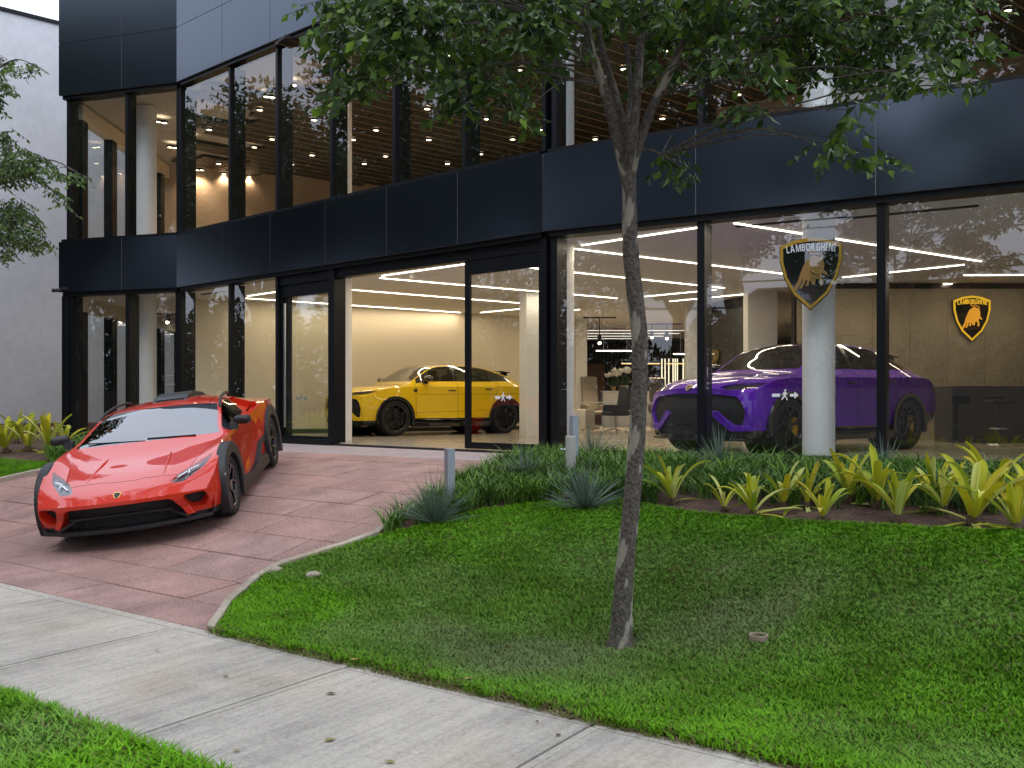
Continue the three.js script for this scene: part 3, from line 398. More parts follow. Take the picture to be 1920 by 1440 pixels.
function makeWheel(R, rimR, width, mTyre, mRim, mCal, spokes, style) { // axle along z, outer face at +z
  const w = new THREE.Group(); w.name = 'wheel'; const h = width / 2, prof = [];
  for (const [r, z] of [[rimR - 0.012, -h + 0.02], [rimR + 0.004, -h + 0.004], [lerp(rimR, R, 0.35), -h - 0.008], [lerp(rimR, R, 0.75), -h - 0.002], [R - 0.012, -h + 0.016], [R - 0.003, -h + 0.045], [R, -h * 0.4], [R, h * 0.4], [R - 0.003, h - 0.045], [R - 0.012, h - 0.016], [lerp(rimR, R, 0.75), h + 0.002], [lerp(rimR, R, 0.35), h + 0.008], [rimR + 0.004, h - 0.004], [rimR - 0.012, h - 0.02]]) prof.push(new THREE.Vector2(r, z));
  const tyre = new THREE.LatheGeometry(prof, 56).rotateX(Math.PI / 2); const tread = []; const bl = box(0.012, 0.012, width * 0.78); for (let k = 0; k < 64; k++) { const a = k / 64 * Math.PI * 2; tread.push(bl.clone().translate(0, R - 0.0045, 0).rotateZ(a)); }
  mesh('tyre', merge([tyre, ...tread]), mTyre, w);
  const parts = [new THREE.LatheGeometry([[rimR - 0.006, -h + 0.015], [rimR - 0.03, -h + 0.03], [rimR - 0.045, -0.02], [rimR - 0.035, h - 0.03], [rimR - 0.02, h - 0.012], [rimR - 0.004, h - 0.006], [rimR + 0.002, h - 0.016]].map((p) => new THREE.Vector2(...p)), 56).rotateX(Math.PI / 2)];
  parts.push(at(new THREE.CylinderGeometry(0.058, 0.07, 0.05, 24).rotateX(Math.PI / 2), 0, 0, h - 0.045));
  const bar = (r0, a0, r1, a1, z0, z1, wd) => { const A = V(r0 * Math.cos(a0), r0 * Math.sin(a0), z0), B = V(r1 * Math.cos(a1), r1 * Math.sin(a1), z1), L = A.distanceTo(B), g = new RoundedBoxGeometry(L, wd, 0.028, 1, 0.006); const x = B.clone().sub(A).normalize(), zz = V(0, 0, 1), y = zz.clone().cross(x).normalize(), m = new THREE.Matrix4().makeBasis(x, y, x.clone().cross(y)); g.applyMatrix4(m); const c = A.add(B).multiplyScalar(0.5); return g.translate(c.x, c.y, c.z); };
  for (let k = 0; k < spokes; k++) { const a = k / spokes * Math.PI * 2 + 0.3, d = Math.PI / spokes; parts.push(bar(0.04, a, rimR * 0.58, a, h - 0.05, h - 0.03, 0.034)); for (const s of [-1, 1]) parts.push(bar(rimR * 0.52, a, rimR - 0.02, a + s * d * style, h - 0.034, h - 0.022, 0.026)); }
  mesh('rim', merge(parts), mRim, w);
  mesh('brake_disc', at(new THREE.CylinderGeometry(rimR * 0.76, rimR * 0.76, 0.03, 40).rotateX(Math.PI / 2), 0, 0, h - 0.13), M.darkmetal, w);
  const cal = new THREE.Shape(); cal.absarc(0, 0, rimR * 0.86, -0.55, 0.55, false); cal.absarc(0, 0, rimR * 0.52, 0.5, -0.5, true); mesh('brake_caliper', at(new THREE.ExtrudeGeometry(cal, { depth: 0.05, bevelEnabled: false }), 0, 0, h - 0.125), mCal, w);
  return w;
}
function bowed(g, k, e) { const p = g.attributes.position; for (let i = 0; i < p.count; i++) p.setX(i, p.getX(i) - k * Math.pow(Math.abs(p.getZ(i)) / 0.95, e)); g.computeVertexNormals(); return g; }
function archRing(cx, cy, r0, r1, a0, a1, z, depth, tail = []) { // flared wheel-arch trim in the x-y plane
  const s = new THREE.Shape(); s.absarc(cx, cy, r1, a0, a1, false); s.absarc(cx, cy, r0, a1, a0, true); return new THREE.ExtrudeGeometry(s, { depth, bevelEnabled: true, bevelThickness: 0.018, bevelSize: 0.014, bevelSegments: 3, curveSegments: 40 }).translate(0, 0, z); }
function well(cx, cy, r, z0, z1) { return at(new THREE.CylinderGeometry(r, r, z1 - z0, 36, 1, false).rotateX(Math.PI / 2), cx, cy, (z0 + z1) / 2); }
M.meshblack = mat(0.006, 0.006, 0.007, 0.65); M.tyre = mat(0.012, 0.012, 0.013, 0.8); M.rim = phys(0.009, 0.009, 0.010, 0.2, { clearcoat: 0.5 }); M.trim = mat(0.013, 0.013, 0.014, 0.5); M.gloss = phys(0.008, 0.008, 0.009, 0.12, { clearcoat: 1 }); M.inner = mat(0.012, 0.011, 0.011, 0.85);
M.cglass = phys(0.30, 0.33, 0.31, 0.0, { transmission: 1, thickness: 0, ior: 1.75 }); M.wglass = phys(0.24, 0.28, 0.28, 0.0, { transmission: 1, thickness: 0, ior: 2.33 }); M.lens = phys(0.9, 0.92, 0.95, 0.02, { transmission: 1, thickness: 0, ior: 1.6 }); M.lamp = mat(0.035, 0.037, 0.042, 0.25, { metalness: 0.3 }); M.gold = mat(0.83, 0.55, 0.12, 0.3, { metalness: 0.8 });
const paint = (r, g, b, o = {}) => phys(r, g, b, 0.42, { metalness: 0.0, specularIntensity: 0.25, clearcoat: 1, clearcoatRoughness: 0.02, ...o });
const ell = (a, b, c, x, y, z) => { const g = new THREE.SphereGeometry(1, 24, 14); g.scale(a, b, c); return g.translate(x, y, z); };

function finishCar(t, X, d, yaw, wb, track, ground) { // stand the car on four contact points of the ground
  const F = V(Math.sin(yaw), 0, -Math.cos(yaw)), R = V(Math.cos(yaw) * -1, 0, -Math.sin(yaw)).multiplyScalar(-1); // R: right of travel
  const o = W(X, 0, d), hgt = (fx, rz) => { const p = o.clone().addScaledVector(F, fx).addScaledVector(R, rz); return ground(p.x, -p.z); };
  const fl = hgt(0, -track), fr = hgt(0, track), rl = hgt(-wb, -track), rr = hgt(-wb, track);
  const fwd = F.clone().multiplyScalar(wb).add(V(0, (fl + fr - rl - rr) / 2, 0)).normalize(), rgt = R.clone().multiplyScalar(2 * track).add(V(0, (fr + rr - fl - rl) / 2, 0)).normalize(), up = rgt.clone().cross(fwd).normalize(), z = fwd.clone().cross(up).normalize();
  t.setRotationFromMatrix(new THREE.Matrix4().makeBasis(fwd, up, z)); const yF = Math.max((fl + fr) / 2, (fl + fr + rl + rr) / 4 + ((fl + fr - rl - rr) / 4)); t.position.set(o.x, yF, o.z);
}
function addSkin(t, parts) { for (const [name, tris, m, how] of parts) { if (!tris.length) continue; if (how === 'both') { mesh(name, toGeo(tris, [1]), m, t); mesh(name, toGeo(tris, [-1]), m, t); } else mesh(name, toGeo(tris), m, t); } }
function badge(t, s, pos, rot) { const b = mesh('badge', merge([extrude(shieldPts(s), 0.004, 0.001)]), M.gold, t); b.position.set(...pos); b.rotation.set(...rot); const f = mesh('badge_field', extrude(shieldPts(s * 0.84), 0.0045, 0), M.black, b); f.position.z = 0.0025; }
function shieldPts(w) { const pts = []; const q = [[-0.5, 0.47], [-0.25, 0.565], [0, 0.60], [0.25, 0.565], [0.5, 0.47], [0.495, 0.22], [0.42, -0.08], [0.27, -0.36], [0, -0.615], [-0.27, -0.36], [-0.42, -0.08], [-0.495, 0.22]]; for (const [x, y] of q) pts.push([x * w, y * w]); return pts; }

// ---- the low red sports car
function sportsCar() {
  const t = thing('sports_car', 'low red sports car with black wheel arch flares and roof rails on the driveway', 'car');
  const red = paint(0.60, 0.026, 0.007), st = [
    { x: 0.95, p: [[0, .22], [.78, .22], [.85, .255], [.865, .37], [.85, .49], [.66, .500], [.42, .505], [.21, .508], [0, .510]] },
    { x: 0.78, p: [[0, .22], [.80, .22], [.90, .26], [.93, .42], [.90, .605], [.63, .592], [.42, .590], [.21, .588], [0, .588]] },
    { x: 0.45, p: [[0, .22], [.82, .22], [.93, .25], [.965, .46], [.92, .745], [.66, .700], [.46, .700], [.23, .697], [0, .696]] },
    { x: 0.0, p: [[0, .21], [.82, .21], [.94, .25], [.975, .52], [.895, .850], [.755, .806], [.60, .795], [.29, .788], [0, .788]] },
    { x: -0.30, p: [[0, .20], [.82, .20], [.93, .24], [.955, .50], [.915, .872], [.885, .873], [.845, .870], [.42, .885], [0, .892]] },
    { x: -0.55, p: [[0, .16], [.82, .16], [.93, .22], [.925, .50], [.915, .885], [.895, .89], [.80, .955], [.40, .985], [0, .995]] },
    { x: -0.85, p: [[0, .16], [.82, .16], [.93, .22], [.90, .50], [.92, .895], [.895, .905], [.745, 1.06], [.38, 1.09], [0, 1.10]] },
    { x: -1.15, p: [[0, .16], [.82, .16], [.93, .22], [.895, .50], [.93, .905], [.895, .92], [.69, 1.145], [.35, 1.18], [0, 1.19]] },
    { x: -1.50, p: [[0, .16], [.82, .16], [.93, .22], [.90, .50], [.94, .915], [.885, .938], [.655, 1.165], [.33, 1.205], [0, 1.215]] },
    { x: -1.80, p: [[0, .16], [.82, .16], [.94, .22], [.925, .52], [.955, .935], [.87, .962], [.63, 1.155], [.32, 1.198], [0, 1.208]] },
    { x: -2.15, p: [[0, .17], [.82, .17], [.95, .24], [.97, .54], [.98, .955], [.84, .99], [.585, 1.12], [.31, 1.165], [0, 1.175]] },
    { x: -2.63, p: [[0, .18], [.82, .18], [.95, .26], [.995, .56], [.985, .955], [.80, .975], [.52, 1.055], [.30, 1.085], [0, 1.095]] },
    { x: -3.1, p: [[0, .22], [.80, .22], [.93, .30], [.97, .58], [.955, .915], [.78, .935], [.5, .965], [.3, .975], [0, .975]] },
    { x: -3.52, p: [[0, .30], [.76, .30], [.88, .36], [.89, .60], [.87, .865], [.74, .885], [.5, .905], [.3, .91], [0, .91]] }];
  const warp = (x, y, z) => { const s = sstep(-0.2, 0.95, x), e = sstep(-2.9, -3.52, x), q = Math.pow(z / 0.95, 2.2); return [x - s * 0.30 * q + e * 0.12 * q + (x > 0.3 ? sstep(0.3, 0.95, x) * 0.02 : 0) - (x > 0.9 ? sstep(0.46, 0.22, y) * 0.10 : 0), y, z]; };
  const rows = [...range(0.95, 0.30, 16), ...range(0.26, -0.30, 14), ...range(-0.335, -1.15, 24), ...range(-1.20, -2.2, 22), ...range(-2.25, -3.52, 26)];
  let body = loftHalf(st, [1, 2, 4, 5, 6], rows, [6, 4, 6, 9, 5, 8, 6, 6], warp), ins, seg; const out = [];
  for (const [cx, cy, r] of [[0, 0.345, 0.395], [-2.629, 0.36, 0.415]]) [, body] = cutBy(body, (v) => v[2] < 0.5 ? 1 : Math.hypot(v[0] - cx, v[1] - cy) - r);
  const take = (name, fn, m, how, depth = 0, wall) => { [ins, body, seg] = cutBy(body, fn); if (depth) { body = body.concat(wall === 'own' ? [] : rimWall(seg, depth)); out.push([name, sink(ins, depth), m, how]); } else out.push([name, ins, m, how]); return ins; };
  // mouth, corner intakes and the black lower band
  const fr = (f) => (v) => v[6] === -1 || (v[0] > 0.45 && v[6] > 1.5) ? f(v[2], v[1]) : 1;
  take('front_grille', fr(poly([[-0.5, 0.12], [0.62, 0.12], [0.64, 0.25], [0.53, 0.462], [0.30, 0.472], [-0.5, 0.472]])), M.matte, '', 0.10);
  take('corner_intake', fr(poly([[0.69, 0.295], [0.80, 0.305], [0.855, 0.375], [0.845, 0.475], [0.615, 0.475]])), M.matte, 'both', 0.10);
  take('lower_lip', (v) => v[6] === -1 || v[0] > 0.45 ? v[1] - 0.258 : 1, M.trim, '');
  // headlamps on the wing
  const hl = poly([[0.735, 0.475], [0.70, 0.62], [0.42, 0.80], [0.19, 0.86], [0.36, 0.70], [0.52, 0.58]]);
  const lampTris = take('headlamp', (v) => v[1] > 0.5 && v[6] > 3.2 ? hl(v[0], v[2]) : 1, M.lamp, 'both', 0.045);
  out.push(['headlamp_lens', sink(lampTris, 0.001), M.lens, 'both']);
  // glass
  take('windshield', (v) => v[6] > 6 ? Math.max(v[0] + 0.33 + 0.08 * v[2] * v[2], -1.13 - v[0] - 0.06 * v[2] * v[2], 6.07 - v[6]) : 1, M.wglass, '');
  take('side_window', (v) => v[6] > 5 && v[6] < 6.01 ? Math.max(5.14 - v[6], v[6] - 5.90, -1.58 - v[0] - (v[6] - 5.5) * 0.12, v[0] + 0.50) : 1, M.cglass, 'both');
  take('engine_cover', (v) => v[6] > 6.2 ? Math.max(v[0] + 1.90, -3.15 - v[0]) : 1, M.trim, '', 0.012);
  take('side_intake', (v) => v[6] > 4.0 && v[6] < 6 ? poly([[-1.64, 4.45], [-1.68, 5.85], [-2.22, 5.80], [-2.34, 4.55], [-2.0, 4.3]])(v[0], v[6]) * 0.3 : 1, red, 'both', 0.075);
  take('rear_panel', (v) => v[6] === -2 ? Math.max(0.42 - v[1], v[1] - 0.86) : 1, M.matte, '', 0.03);
  // shut lines
  let gt = []; for (const [w, f, h] of [[(v) => v[6] > 4.6 && v[6] < 5.6 && v[0] > -0.30 && v[0] < 0.60, (v) => v[6] - 5.06, 0.016], [(v) => v[6] > 5.05 && v[0] > 0.3 && v[0] < 0.9, (v) => v[0] - 0.60 + 0.06 * v[2] * v[2] - 0.025 * sstep(0.22, 0.12, v[2]), 0.0035], [(v) => v[6] > 2 && v[6] < 5.1 && v[1] > 0.26, (v) => v[0] + 0.47 - 0.10 * (v[1] - 0.6), 0.004], [(v) => v[6] > 2 && v[6] < 5 && v[1] > 0.26, (v) => v[0] + 1.66 + 0.35 * (v[1] - 0.6), 0.004], [(v) => v[6] > 6 && v[0] < -1.16 && v[0] > -1.8, (v) => v[6] - 6.45, 0.012]]) { [ins, body] = seam(body, w, f, h); gt = gt.concat(sink(ins, 0.006)); }
  out.push(['body_shell', body, red, ''], ['panel_gap', gt, M.black, '']);
  addSkin(t, out);
  // flares, sills, splitter
  for (const s of [1, -1]) {
    const m = (n, g, mt) => mesh(n, s < 0 ? mirrored(g) : g, mt, t);
    m('wheel_arch', merge([archRing(0, 0.345, 0.372, 0.478, -0.42, Math.PI + 0.12, 0.905, 0.078), at(extrude([[0.30, 0.17], [0.63, 0.215], [0.60, 0.30], [0.46, 0.50], [0.36, 0.45]], 0.05), 0, 0, 0.868, 0, 0.06, 0)]), M.trim);
    m('wheel_arch', archRing(-2.629, 0.36, 0.392, 0.505, -0.15, Math.PI + 0.45, 0.925, 0.078), M.trim);
    m('rivets', merge([[0, 0.345, 0.425], [-2.629, 0.36, 0.45]].flatMap(([cx, cy, r], q) => [0.2, 0.75, 1.3, 1.85, 2.4, 2.95].map((a) => ell(0.008, 0.008, 0.005, cx + r * Math.cos(a), cy + r * Math.sin(a), q ? 1.02 : 1.0)))), M.black);
    m('side_skirt', at(extrude([[-0.42, 0.15], [-0.46, 0.30], [-1.15, 0.25], [-1.55, 0.30], [-1.85, 0.50], [-2.14, 0.545], [-2.20, 0.30], [-2.20, 0.15]], 0.055, 0.008, [[[-1.65, 0.30], [-1.90, 0.46], [-2.10, 0.475], [-2.12, 0.31]]]), 0, 0, 0.915), M.trim);
    m('skirt_duct', at(box(0.5, 0.2, 0.02), -1.88, 0.385, 0.90), M.black);
    m('roof_rail', tube([V(-1.02, 1.10, 0.71), V(-1.07, 1.145, 0.70), V(-1.28, 1.195, 0.67), V(-1.62, 1.213, 0.645), V(-1.92, 1.185, 0.62), V(-2.0, 1.12, 0.61)], 0.017, 40, 10), M.trim);
    const mg = merge([at(new RoundedBoxGeometry(0.12, 0.095, 0.20, 4, 0.04), -0.58, 0.99, 1.04, 0, 0.3, -0.1), at(extrude([[-0.61, 0.90], [-0.52, 0.90], [-0.54, 0.96], [-0.60, 0.96]], 0.08, 0.01), 0, 0, 0.90)]); m('door_mirror', mg, M.trim);
    m('mirror_glass', at(new THREE.CircleGeometry(0.07, 20).rotateY(-Math.PI / 2).scale(1, 0.5, 1), -0.655, 0.99, 1.04).scale(1, 1, 1), M.steel);
    m('hood_rib', taperTube([0.66, 0.5, 0.35, 0.2, 0.05, -0.1].map((x) => V(x - 0.05, lerp(0.640, 0.803, (0.66 - x) / 0.76) + 0.02 * Math.sin((0.66 - x) / 0.76 * 3.14), lerp(0.40, 0.33, (0.66 - x) / 0.76))), [0.003, 0.013, 0.015, 0.015, 0.013, 0.003], 20, 8), red);
    m('reflector', at(box(0.06, 0.024, 0.006), 0.425, 0.56, 0.995, 0, 0, -0.5), M.steel);
    m('light_bar', merge([at(box(0.13, 0.006, 0.016), 0.60, 0.645, 0.60, 0, 0.65, -0.33), at(box(0.11, 0.006, 0.016), 0.50, 0.685, 0.70, 0, 0.95, -0.33), at(box(0.07, 0.006, 0.014), 0.56, 0.66, 0.66, 0, -0.2, -0.33)]), M.ledcool2);
    m('fascia_blade', bowed(at(merge([extrude([[-0.545, 0.46], [-0.60, 0.462], [-0.70, 0.25], [-0.645, 0.245]], 0.06, 0.008)]).rotateY(Math.PI / 2), 0.86, 0.01, 0), 0.30, 2.2), red);
    for (const [cx, R, rr, w, cy, zz] of [[0, 0.345, 0.245, 0.235, 0.345, 0.84], [-2.629, 0.36, 0.25, 0.285, 0.36, 0.845]]) { const wl = makeWheel(R, rr, w, M.tyre, M.rim, M.black, 5, 0.62); wl.position.set(cx, cy, s * zz); if (s < 0) wl.rotation.y = Math.PI; if (cx === 0) wl.rotation.y += 0.0; t.add(wl); mesh('wheel_well', merge([well(cx, cy, R + 0.055, s > 0 ? 0.5 : -0.505, s > 0 ? 0.505 : -0.5)]), M.inner, t); }
  }
  const lipPts = [[0.86, 0.0]]; const plan = []; for (let i = 0; i <= 12; i++) { const z = i / 12 * 0.86; plan.push([0.91 - 0.30 * Math.pow(z / 0.95, 2.2), z]); }
  const full = [...plan.map(([x, z]) => [z, x]).reverse().map(([z, x]) => [-z, x]), ...plan.map(([x, z]) => [z, x]), [0.80, 0.45], [-0.80, 0.45]];
  const sp = extrude(full, 0.028, 0.006); sp.rotateX(Math.PI / 2); sp.rotateY(Math.PI / 2); mesh('front_splitter', sp.translate(0, 0.215, 0), M.trim, t);
  mesh('grille_bar', merge([at(box(0.02, 0.018, 1.02), 0.835, 0.345, 0), ...[-1, 1].map((s) => at(box(0.02, 0.022, 0.28), 0.80, 0.295, s * 0.54, s * 0.42, s * 0.25, 0)), ...range(-0.5, 0.5, 8).map((z) => at(box(0.010, 0.10, 0.008), 0.79, 0.29, z))]), M.trim, t);
  mesh('roof_scoop', extrude([[-1.45, 1.205], [-1.58, 1.25], [-1.85, 1.262], [-2.3, 1.19], [-2.6, 1.09], [-2.3, 1.13], [-1.8, 1.19]], 0.40, 0.012).translate(0, 0, -0.20), M.trim, t);
  mesh('scoop_mouth', at(box(0.02, 0.04, 0.35), -1.497, 1.228, 0, 0, 0, 1.22), M.black, t);
  mesh('wiper', merge([rod(V(-0.34, 0.905, 0.02), V(-0.42, 0.935, 0.68), 0.008), rod(V(-0.34, 0.905, -0.55), V(-0.37, 0.925, 0.0), 0.008)]), M.black, t);
  mesh('dashboard', merge([at(new RoundedBoxGeometry(0.50, 0.12, 1.40, 2, 0.04), -0.75, 0.83, 0), at(box(1.5, 0.5, 1.5), -1.2, 0.48, 0)]), M.inner, t);
  for (const s of [1, -1]) mesh('car_seat', merge([at(new RoundedBoxGeometry(0.14, 0.62, 0.46, 3, 0.06), -1.45, 0.82, s * 0.36, 0, 0, 0.42), at(new RoundedBoxGeometry(0.5, 0.14, 0.46, 3, 0.06), -1.25, 0.66, s * 0.36)]), M.matte, t);
  const sw = mesh('steering_wheel', new THREE.TorusGeometry(0.165, 0.014, 8, 30), M.black, t); sw.position.set(-0.98, 0.88, -0.36); sw.rotation.y = Math.PI / 2; sw.rotation.x = 0.0;
  mesh('floor_pan', at(box(3.6, 0.06, 1.3), -1.45, 0.22, 0), M.inner, t);
  badge(t, 0.075, [0.878, 0.556, 0], [-0.95, 0, 0]); t.children[t.children.length - 1].rotation.set(0, Math.PI / 2, 0); t.children[t.children.length - 1].rotateX(-0.92);
  return t;
}

M.ledcool2 = mat(0.75, 0.78, 0.82, 0.3);

// ---- the tall coupe-roofed sport utility cars
function utilityCar(name, label, col, calCol, o = {}) {
  const t = thing(name, label, 'car'); const body0 = paint(...col, o.paint || {}), st = [
    { x: 0.93, p: [[0, .25], [.78, .25], [.85, .30], [.875, .52], [.855, .84], [.76, .87], [.5, .90], [.25, .915], [0, .92]] },
    { x: 0.80, p: [[0, .24], [.82, .24], [.91, .30], [.945, .55], [.91, .915], [.79, .945], [.54, .975], [.27, .99], [0, .995]] },
    { x: 0.45, p: [[0, .24], [.84, .24], [.94, .30], [.985, .60], [.94, 1.01], [.81, 1.035], [.57, 1.06], [.28, 1.07], [0, 1.075]] },
    { x: 0.0, p: [[0, .24], [.84, .24], [.95, .32], [.995, .62], [.955, 1.05], [.83, 1.085], [.62, 1.105], [.31, 1.115], [0, 1.12]] },
    { x: -0.42, p: [[0, .22], [.84, .22], [.96, .34], [.975, .58], [.957, 1.075], [.865, 1.13], [.77, 1.155], [.38, 1.175], [0, 1.185]] },
    { x: -0.75, p: [[0, .22], [.84, .22], [.965, .36], [.955, .58], [.957, 1.085], [.885, 1.165], [.735, 1.335], [.37, 1.375], [0, 1.39]] },
    { x: -1.08, p: [[0, .22], [.84, .22], [.965, .36], [.95, .58], [.96, 1.09], [.89, 1.18], [.69, 1.51], [.35, 1.56], [0, 1.575]] },
    { x: -1.45, p: [[0, .22], [.84, .22], [.965, .36], [.95, .58], [.962, 1.09], [.89, 1.185], [.645, 1.575], [.335, 1.62], [0, 1.635]] },
    { x: -2.00, p: [[0, .22], [.84, .22], [.965, .36], [.96, .58], [.966, 1.095], [.89, 1.19], [.625, 1.585], [.33, 1.635], [0, 1.652]] },
    { x: -2.60, p: [[0, .23], [.84, .23], [.965, .36], [.985, .60], [.985, 1.105], [.885, 1.20], [.61, 1.535], [.33, 1.585], [0, 1.60]] },
    { x: -3.10, p: [[0, .26], [.83, .26], [.955, .38], [1.0, .64], [1.0, 1.115], [.86, 1.215], [.59, 1.43], [.32, 1.475], [0, 1.49]] },
    { x: -3.70, p: [[0, .32], [.80, .32], [.92, .42], [.98, .66], [.97, 1.085], [.80, 1.15], [.56, 1.25], [.32, 1.27], [0, 1.275]] },
    { x: -4.05, p: [[0, .38], [.76, .38], [.88, .46], [.93, .66], [.91, .99], [.77, 1.04], [.54, 1.085], [.3, 1.095], [0, 1.10]] },
    { x: -4.14, p: [[0, .42], [.72, .42], [.84, .50], [.89, .66], [.87, .93], [.75, .97], [.52, 1.0], [.3, 1.01], [0, 1.01]] }];
  const warp = (x, y, z) => { const s = sstep(-0.1, 0.93, x), e = sstep(-3.3, -4.14, x), q = Math.pow(z / 0.95, 2.4); return [x - s * 0.26 * q + e * 0.20 * q + (x > 0.85 ? 0.05 * sstep(0.30, 0.62, y) * (1 - sstep(0.62, 0.9, y)) : 0), y, z]; };
  const rows = [...range(0.93, 0.36, 16), ...range(0.32, -0.42, 17), ...range(-0.46, -1.45, 26), ...range(-1.50, -3.3, 36), ...range(-3.35, -4.14, 18)];
  let body = loftHalf(st, [1, 2, 4, 5, 6], rows, [6, 4, 6, 9, 5, 9, 6, 6], warp), ins, seg; const out = [];
  for (const [cx, r] of [[0, 0.435], [-3.006, 0.44]]) [, body] = cutBy(body, (v) => v[2] < 0.5 ? 1 : Math.hypot(v[0] - cx, v[1] - 0.39) - r);
  const take = (n, fn, m, how, depth = 0) => { [ins, body, seg] = cutBy(body, fn); if (depth) { body = body.concat(rimWall(seg, depth)); out.push([n, sink(ins, depth), m, how]); } else out.push([n, ins, m, how]); return ins; };
  const fr = (f) => (v) => v[6] === -1 || (v[0] > 0.40 && v[6] > 1.5) ? f(v[2], v[1]) : 1;
  take('front_grille', fr(poly([[-0.5, 0.27], [0.62, 0.27], [0.70, 0.33], [0.80, 0.43], [0.845, 0.60], [0.80, 0.71], [0.72, 0.80], [0.35, 0.84], [-0.5, 0.85]])), M.meshblack, '', 0.045);
  take('lower_lip', (v) => v[6] === -1 || v[0] > 0.40 ? v[1] - 0.345 : 1, M.gloss, '');
  const hl = poly([[0.655, 0.80], [0.78, 0.62], [0.79, 0.56], [0.69, 0.60], [0.40, 0.86], [0.44, 0.92]]);
  const lt = take('headlamp', (v) => v[6] > 3.2 && v[0] > 0.3 ? poly([[0.46, 0.925], [0.56, 0.965], [0.80, 0.985], [0.93, 0.99], [0.88, 0.92], [0.80, 0.895], [0.60, 0.885]])(v[2], v[1]) : 1, M.black, 'both', 0.03);
  out.push(['headlamp_lens', sink(lt, 0.001), M.lens, 'both']);
  take('hood_vent', (v) => v[6] > 5 && v[1] > 0.9 ? poly([[0.05, 0.55], [-0.36, 0.66], [-0.40, 0.60], [0.0, 0.535]])(v[0], v[2]) : 1, M.black, 'both', 0.02);
  take('wing_vent', (v) => v[6] > 2.5 && v[6] < 4 ? poly([[-0.40, 1.03], [-0.60, 1.03], [-0.53, 0.93]])(v[0], v[1]) : 1, M.black, 'both', 0.02);
  take('windshield', (v) => v[6] > 6 ? Math.max(v[0] + 0.47 + 0.10 * v[2] * v[2], -1.07 - v[0] - 0.1 * v[2] * v[2], 6.06 - v[6]) : 1, M.wglass, '');
  take('rear_window', (v) => v[6] > 6 ? Math.max(v[0] + 2.95, -3.7 - v[0], 6.12 - v[6]) : 1, M.cglass, '');
  take('roof_panel', (v) => v[6] > 6.18 ? Math.max(v[0] + 1.09 + 0.1 * v[2] * v[2], -2.85 - v[0]) : 1, M.gloss, '');
  const wn = (a, b) => (v) => v[6] > 5 && v[6] < 6.01 ? Math.max(5.10 - v[6], v[6] - 5.92, a - v[0] - (v[6] - 5.5) * 0.0, v[0] - b + (v[6] - 5.5) * 0.1) : 1;
  take('side_window', wn(-1.60, -0.60), M.cglass, 'both'); take('side_window', wn(-2.56, -1.68), M.cglass, 'both'); take('side_window', (v) => v[6] > 5 && v[6] < 6.01 ? Math.max(5.12 - v[6] + Math.max(0, -3.0 - v[0]) * 0.5, v[6] - 5.92 + Math.max(0, -2.8 - v[0]) * 0.35, -3.30 - v[0], v[0] + 2.64) : 1, M.cglass, 'both');
  take('window_frame', (v) => v[6] > 5 && v[6] < 6.01 ? Math.max(5.04 - v[6], v[6] - 5.95 + Math.max(0, -2.8 - v[0]) * 0.35, -2.66 - v[0], v[0] + 0.60) : 1, M.gloss, 'both');
  take('tail_lamp', (v) => v[0] < -3.72 && v[6] > 2.5 ? Math.max(0.88 - v[1], v[1] - 0.955) : v[6] === -2 ? Math.max(0.86 - v[1], v[1] - 0.945) : 1, mat(0.10, 0.008, 0.008, 0.2), 'both', 0.008);
  take('lower_cladding', (v) => v[6] > 0 && v[6] < 3.2 && v[0] < -0.35 && v[0] > -2.65 ? v[1] - 0.385 : 1, M.gloss, 'both');
  take('rear_valance', (v) => v[0] < -3.3 ? v[1] - 0.56 : 1, M.gloss, '');
  const door = (x, k) => [(v) => v[6] > 2 && v[6] < 5.05 && v[1] > 0.385, (v) => v[0] - x - k * (v[1] - 0.7), 0.0045];
  let gt = []; for (const [w, f, h] of [door(-0.52, 0), door(-1.64, 0.02), door(-2.62, -0.35), [(v) => v[6] > 5.2 && v[6] < 5.9 && v[0] > -0.5 && v[0] < 0.66, (v) => v[6] - 5.52, 0.012], [(v) => v[6] > 5.5 && v[0] > 0.4 && v[0] < 0.95 && v[1] > 0.8, (v) => v[0] - 0.76 + 0.20 * v[2] * v[2], 0.004], [(v) => v[6] > 3 && v[6] < 4 && v[0] < -0.55 && v[0] > -3.4, (v) => v[1] - 0.90 + 0.03 * v[0] * 0.4, 0.0035], [(v) => v[6] > 2 && v[6] < 3.4 && v[0] < -0.5 && v[0] > -2.55, (v) => v[1] - 0.50 + 0.02 * v[0], 0.003]]) { [ins, body] = seam(body, w, f, h); gt = gt.concat(sink(ins, 0.006)); }
  out.push(['body_shell', body, body0, ''], ['panel_gap', gt, M.black, '']);
  addSkin(t, out);
  const calM = paint(...calCol);
  for (const s of [1, -1]) {
    const m = (n, g, mt) => mesh(n, s < 0 ? mirrored(g) : g, mt, t);
    m('wheel_arch', archRing(0, 0.39, 0.42, 0.468, -0.25, Math.PI + 0.28, 0.935, 0.05), M.gloss); m('wheel_arch', archRing(-3.006, 0.39, 0.425, 0.475, -0.28, Math.PI + 0.25, 0.945, 0.05), M.gloss);
    m('bumper_blade', bowed(at(merge([extrude([[-0.36, 0.57], [-0.40, 0.60], [-0.46, 0.60], [-0.56, 0.51], [-0.665, 0.415], [-0.76, 0.41], [-0.87, 0.405], [-0.87, 0.35], [-0.76, 0.345], [-0.64, 0.345], [-0.50, 0.46]], 0.06, 0.008)]).rotateY(Math.PI / 2), 0.885, 0, 0), 0.26, 2.4), body0);
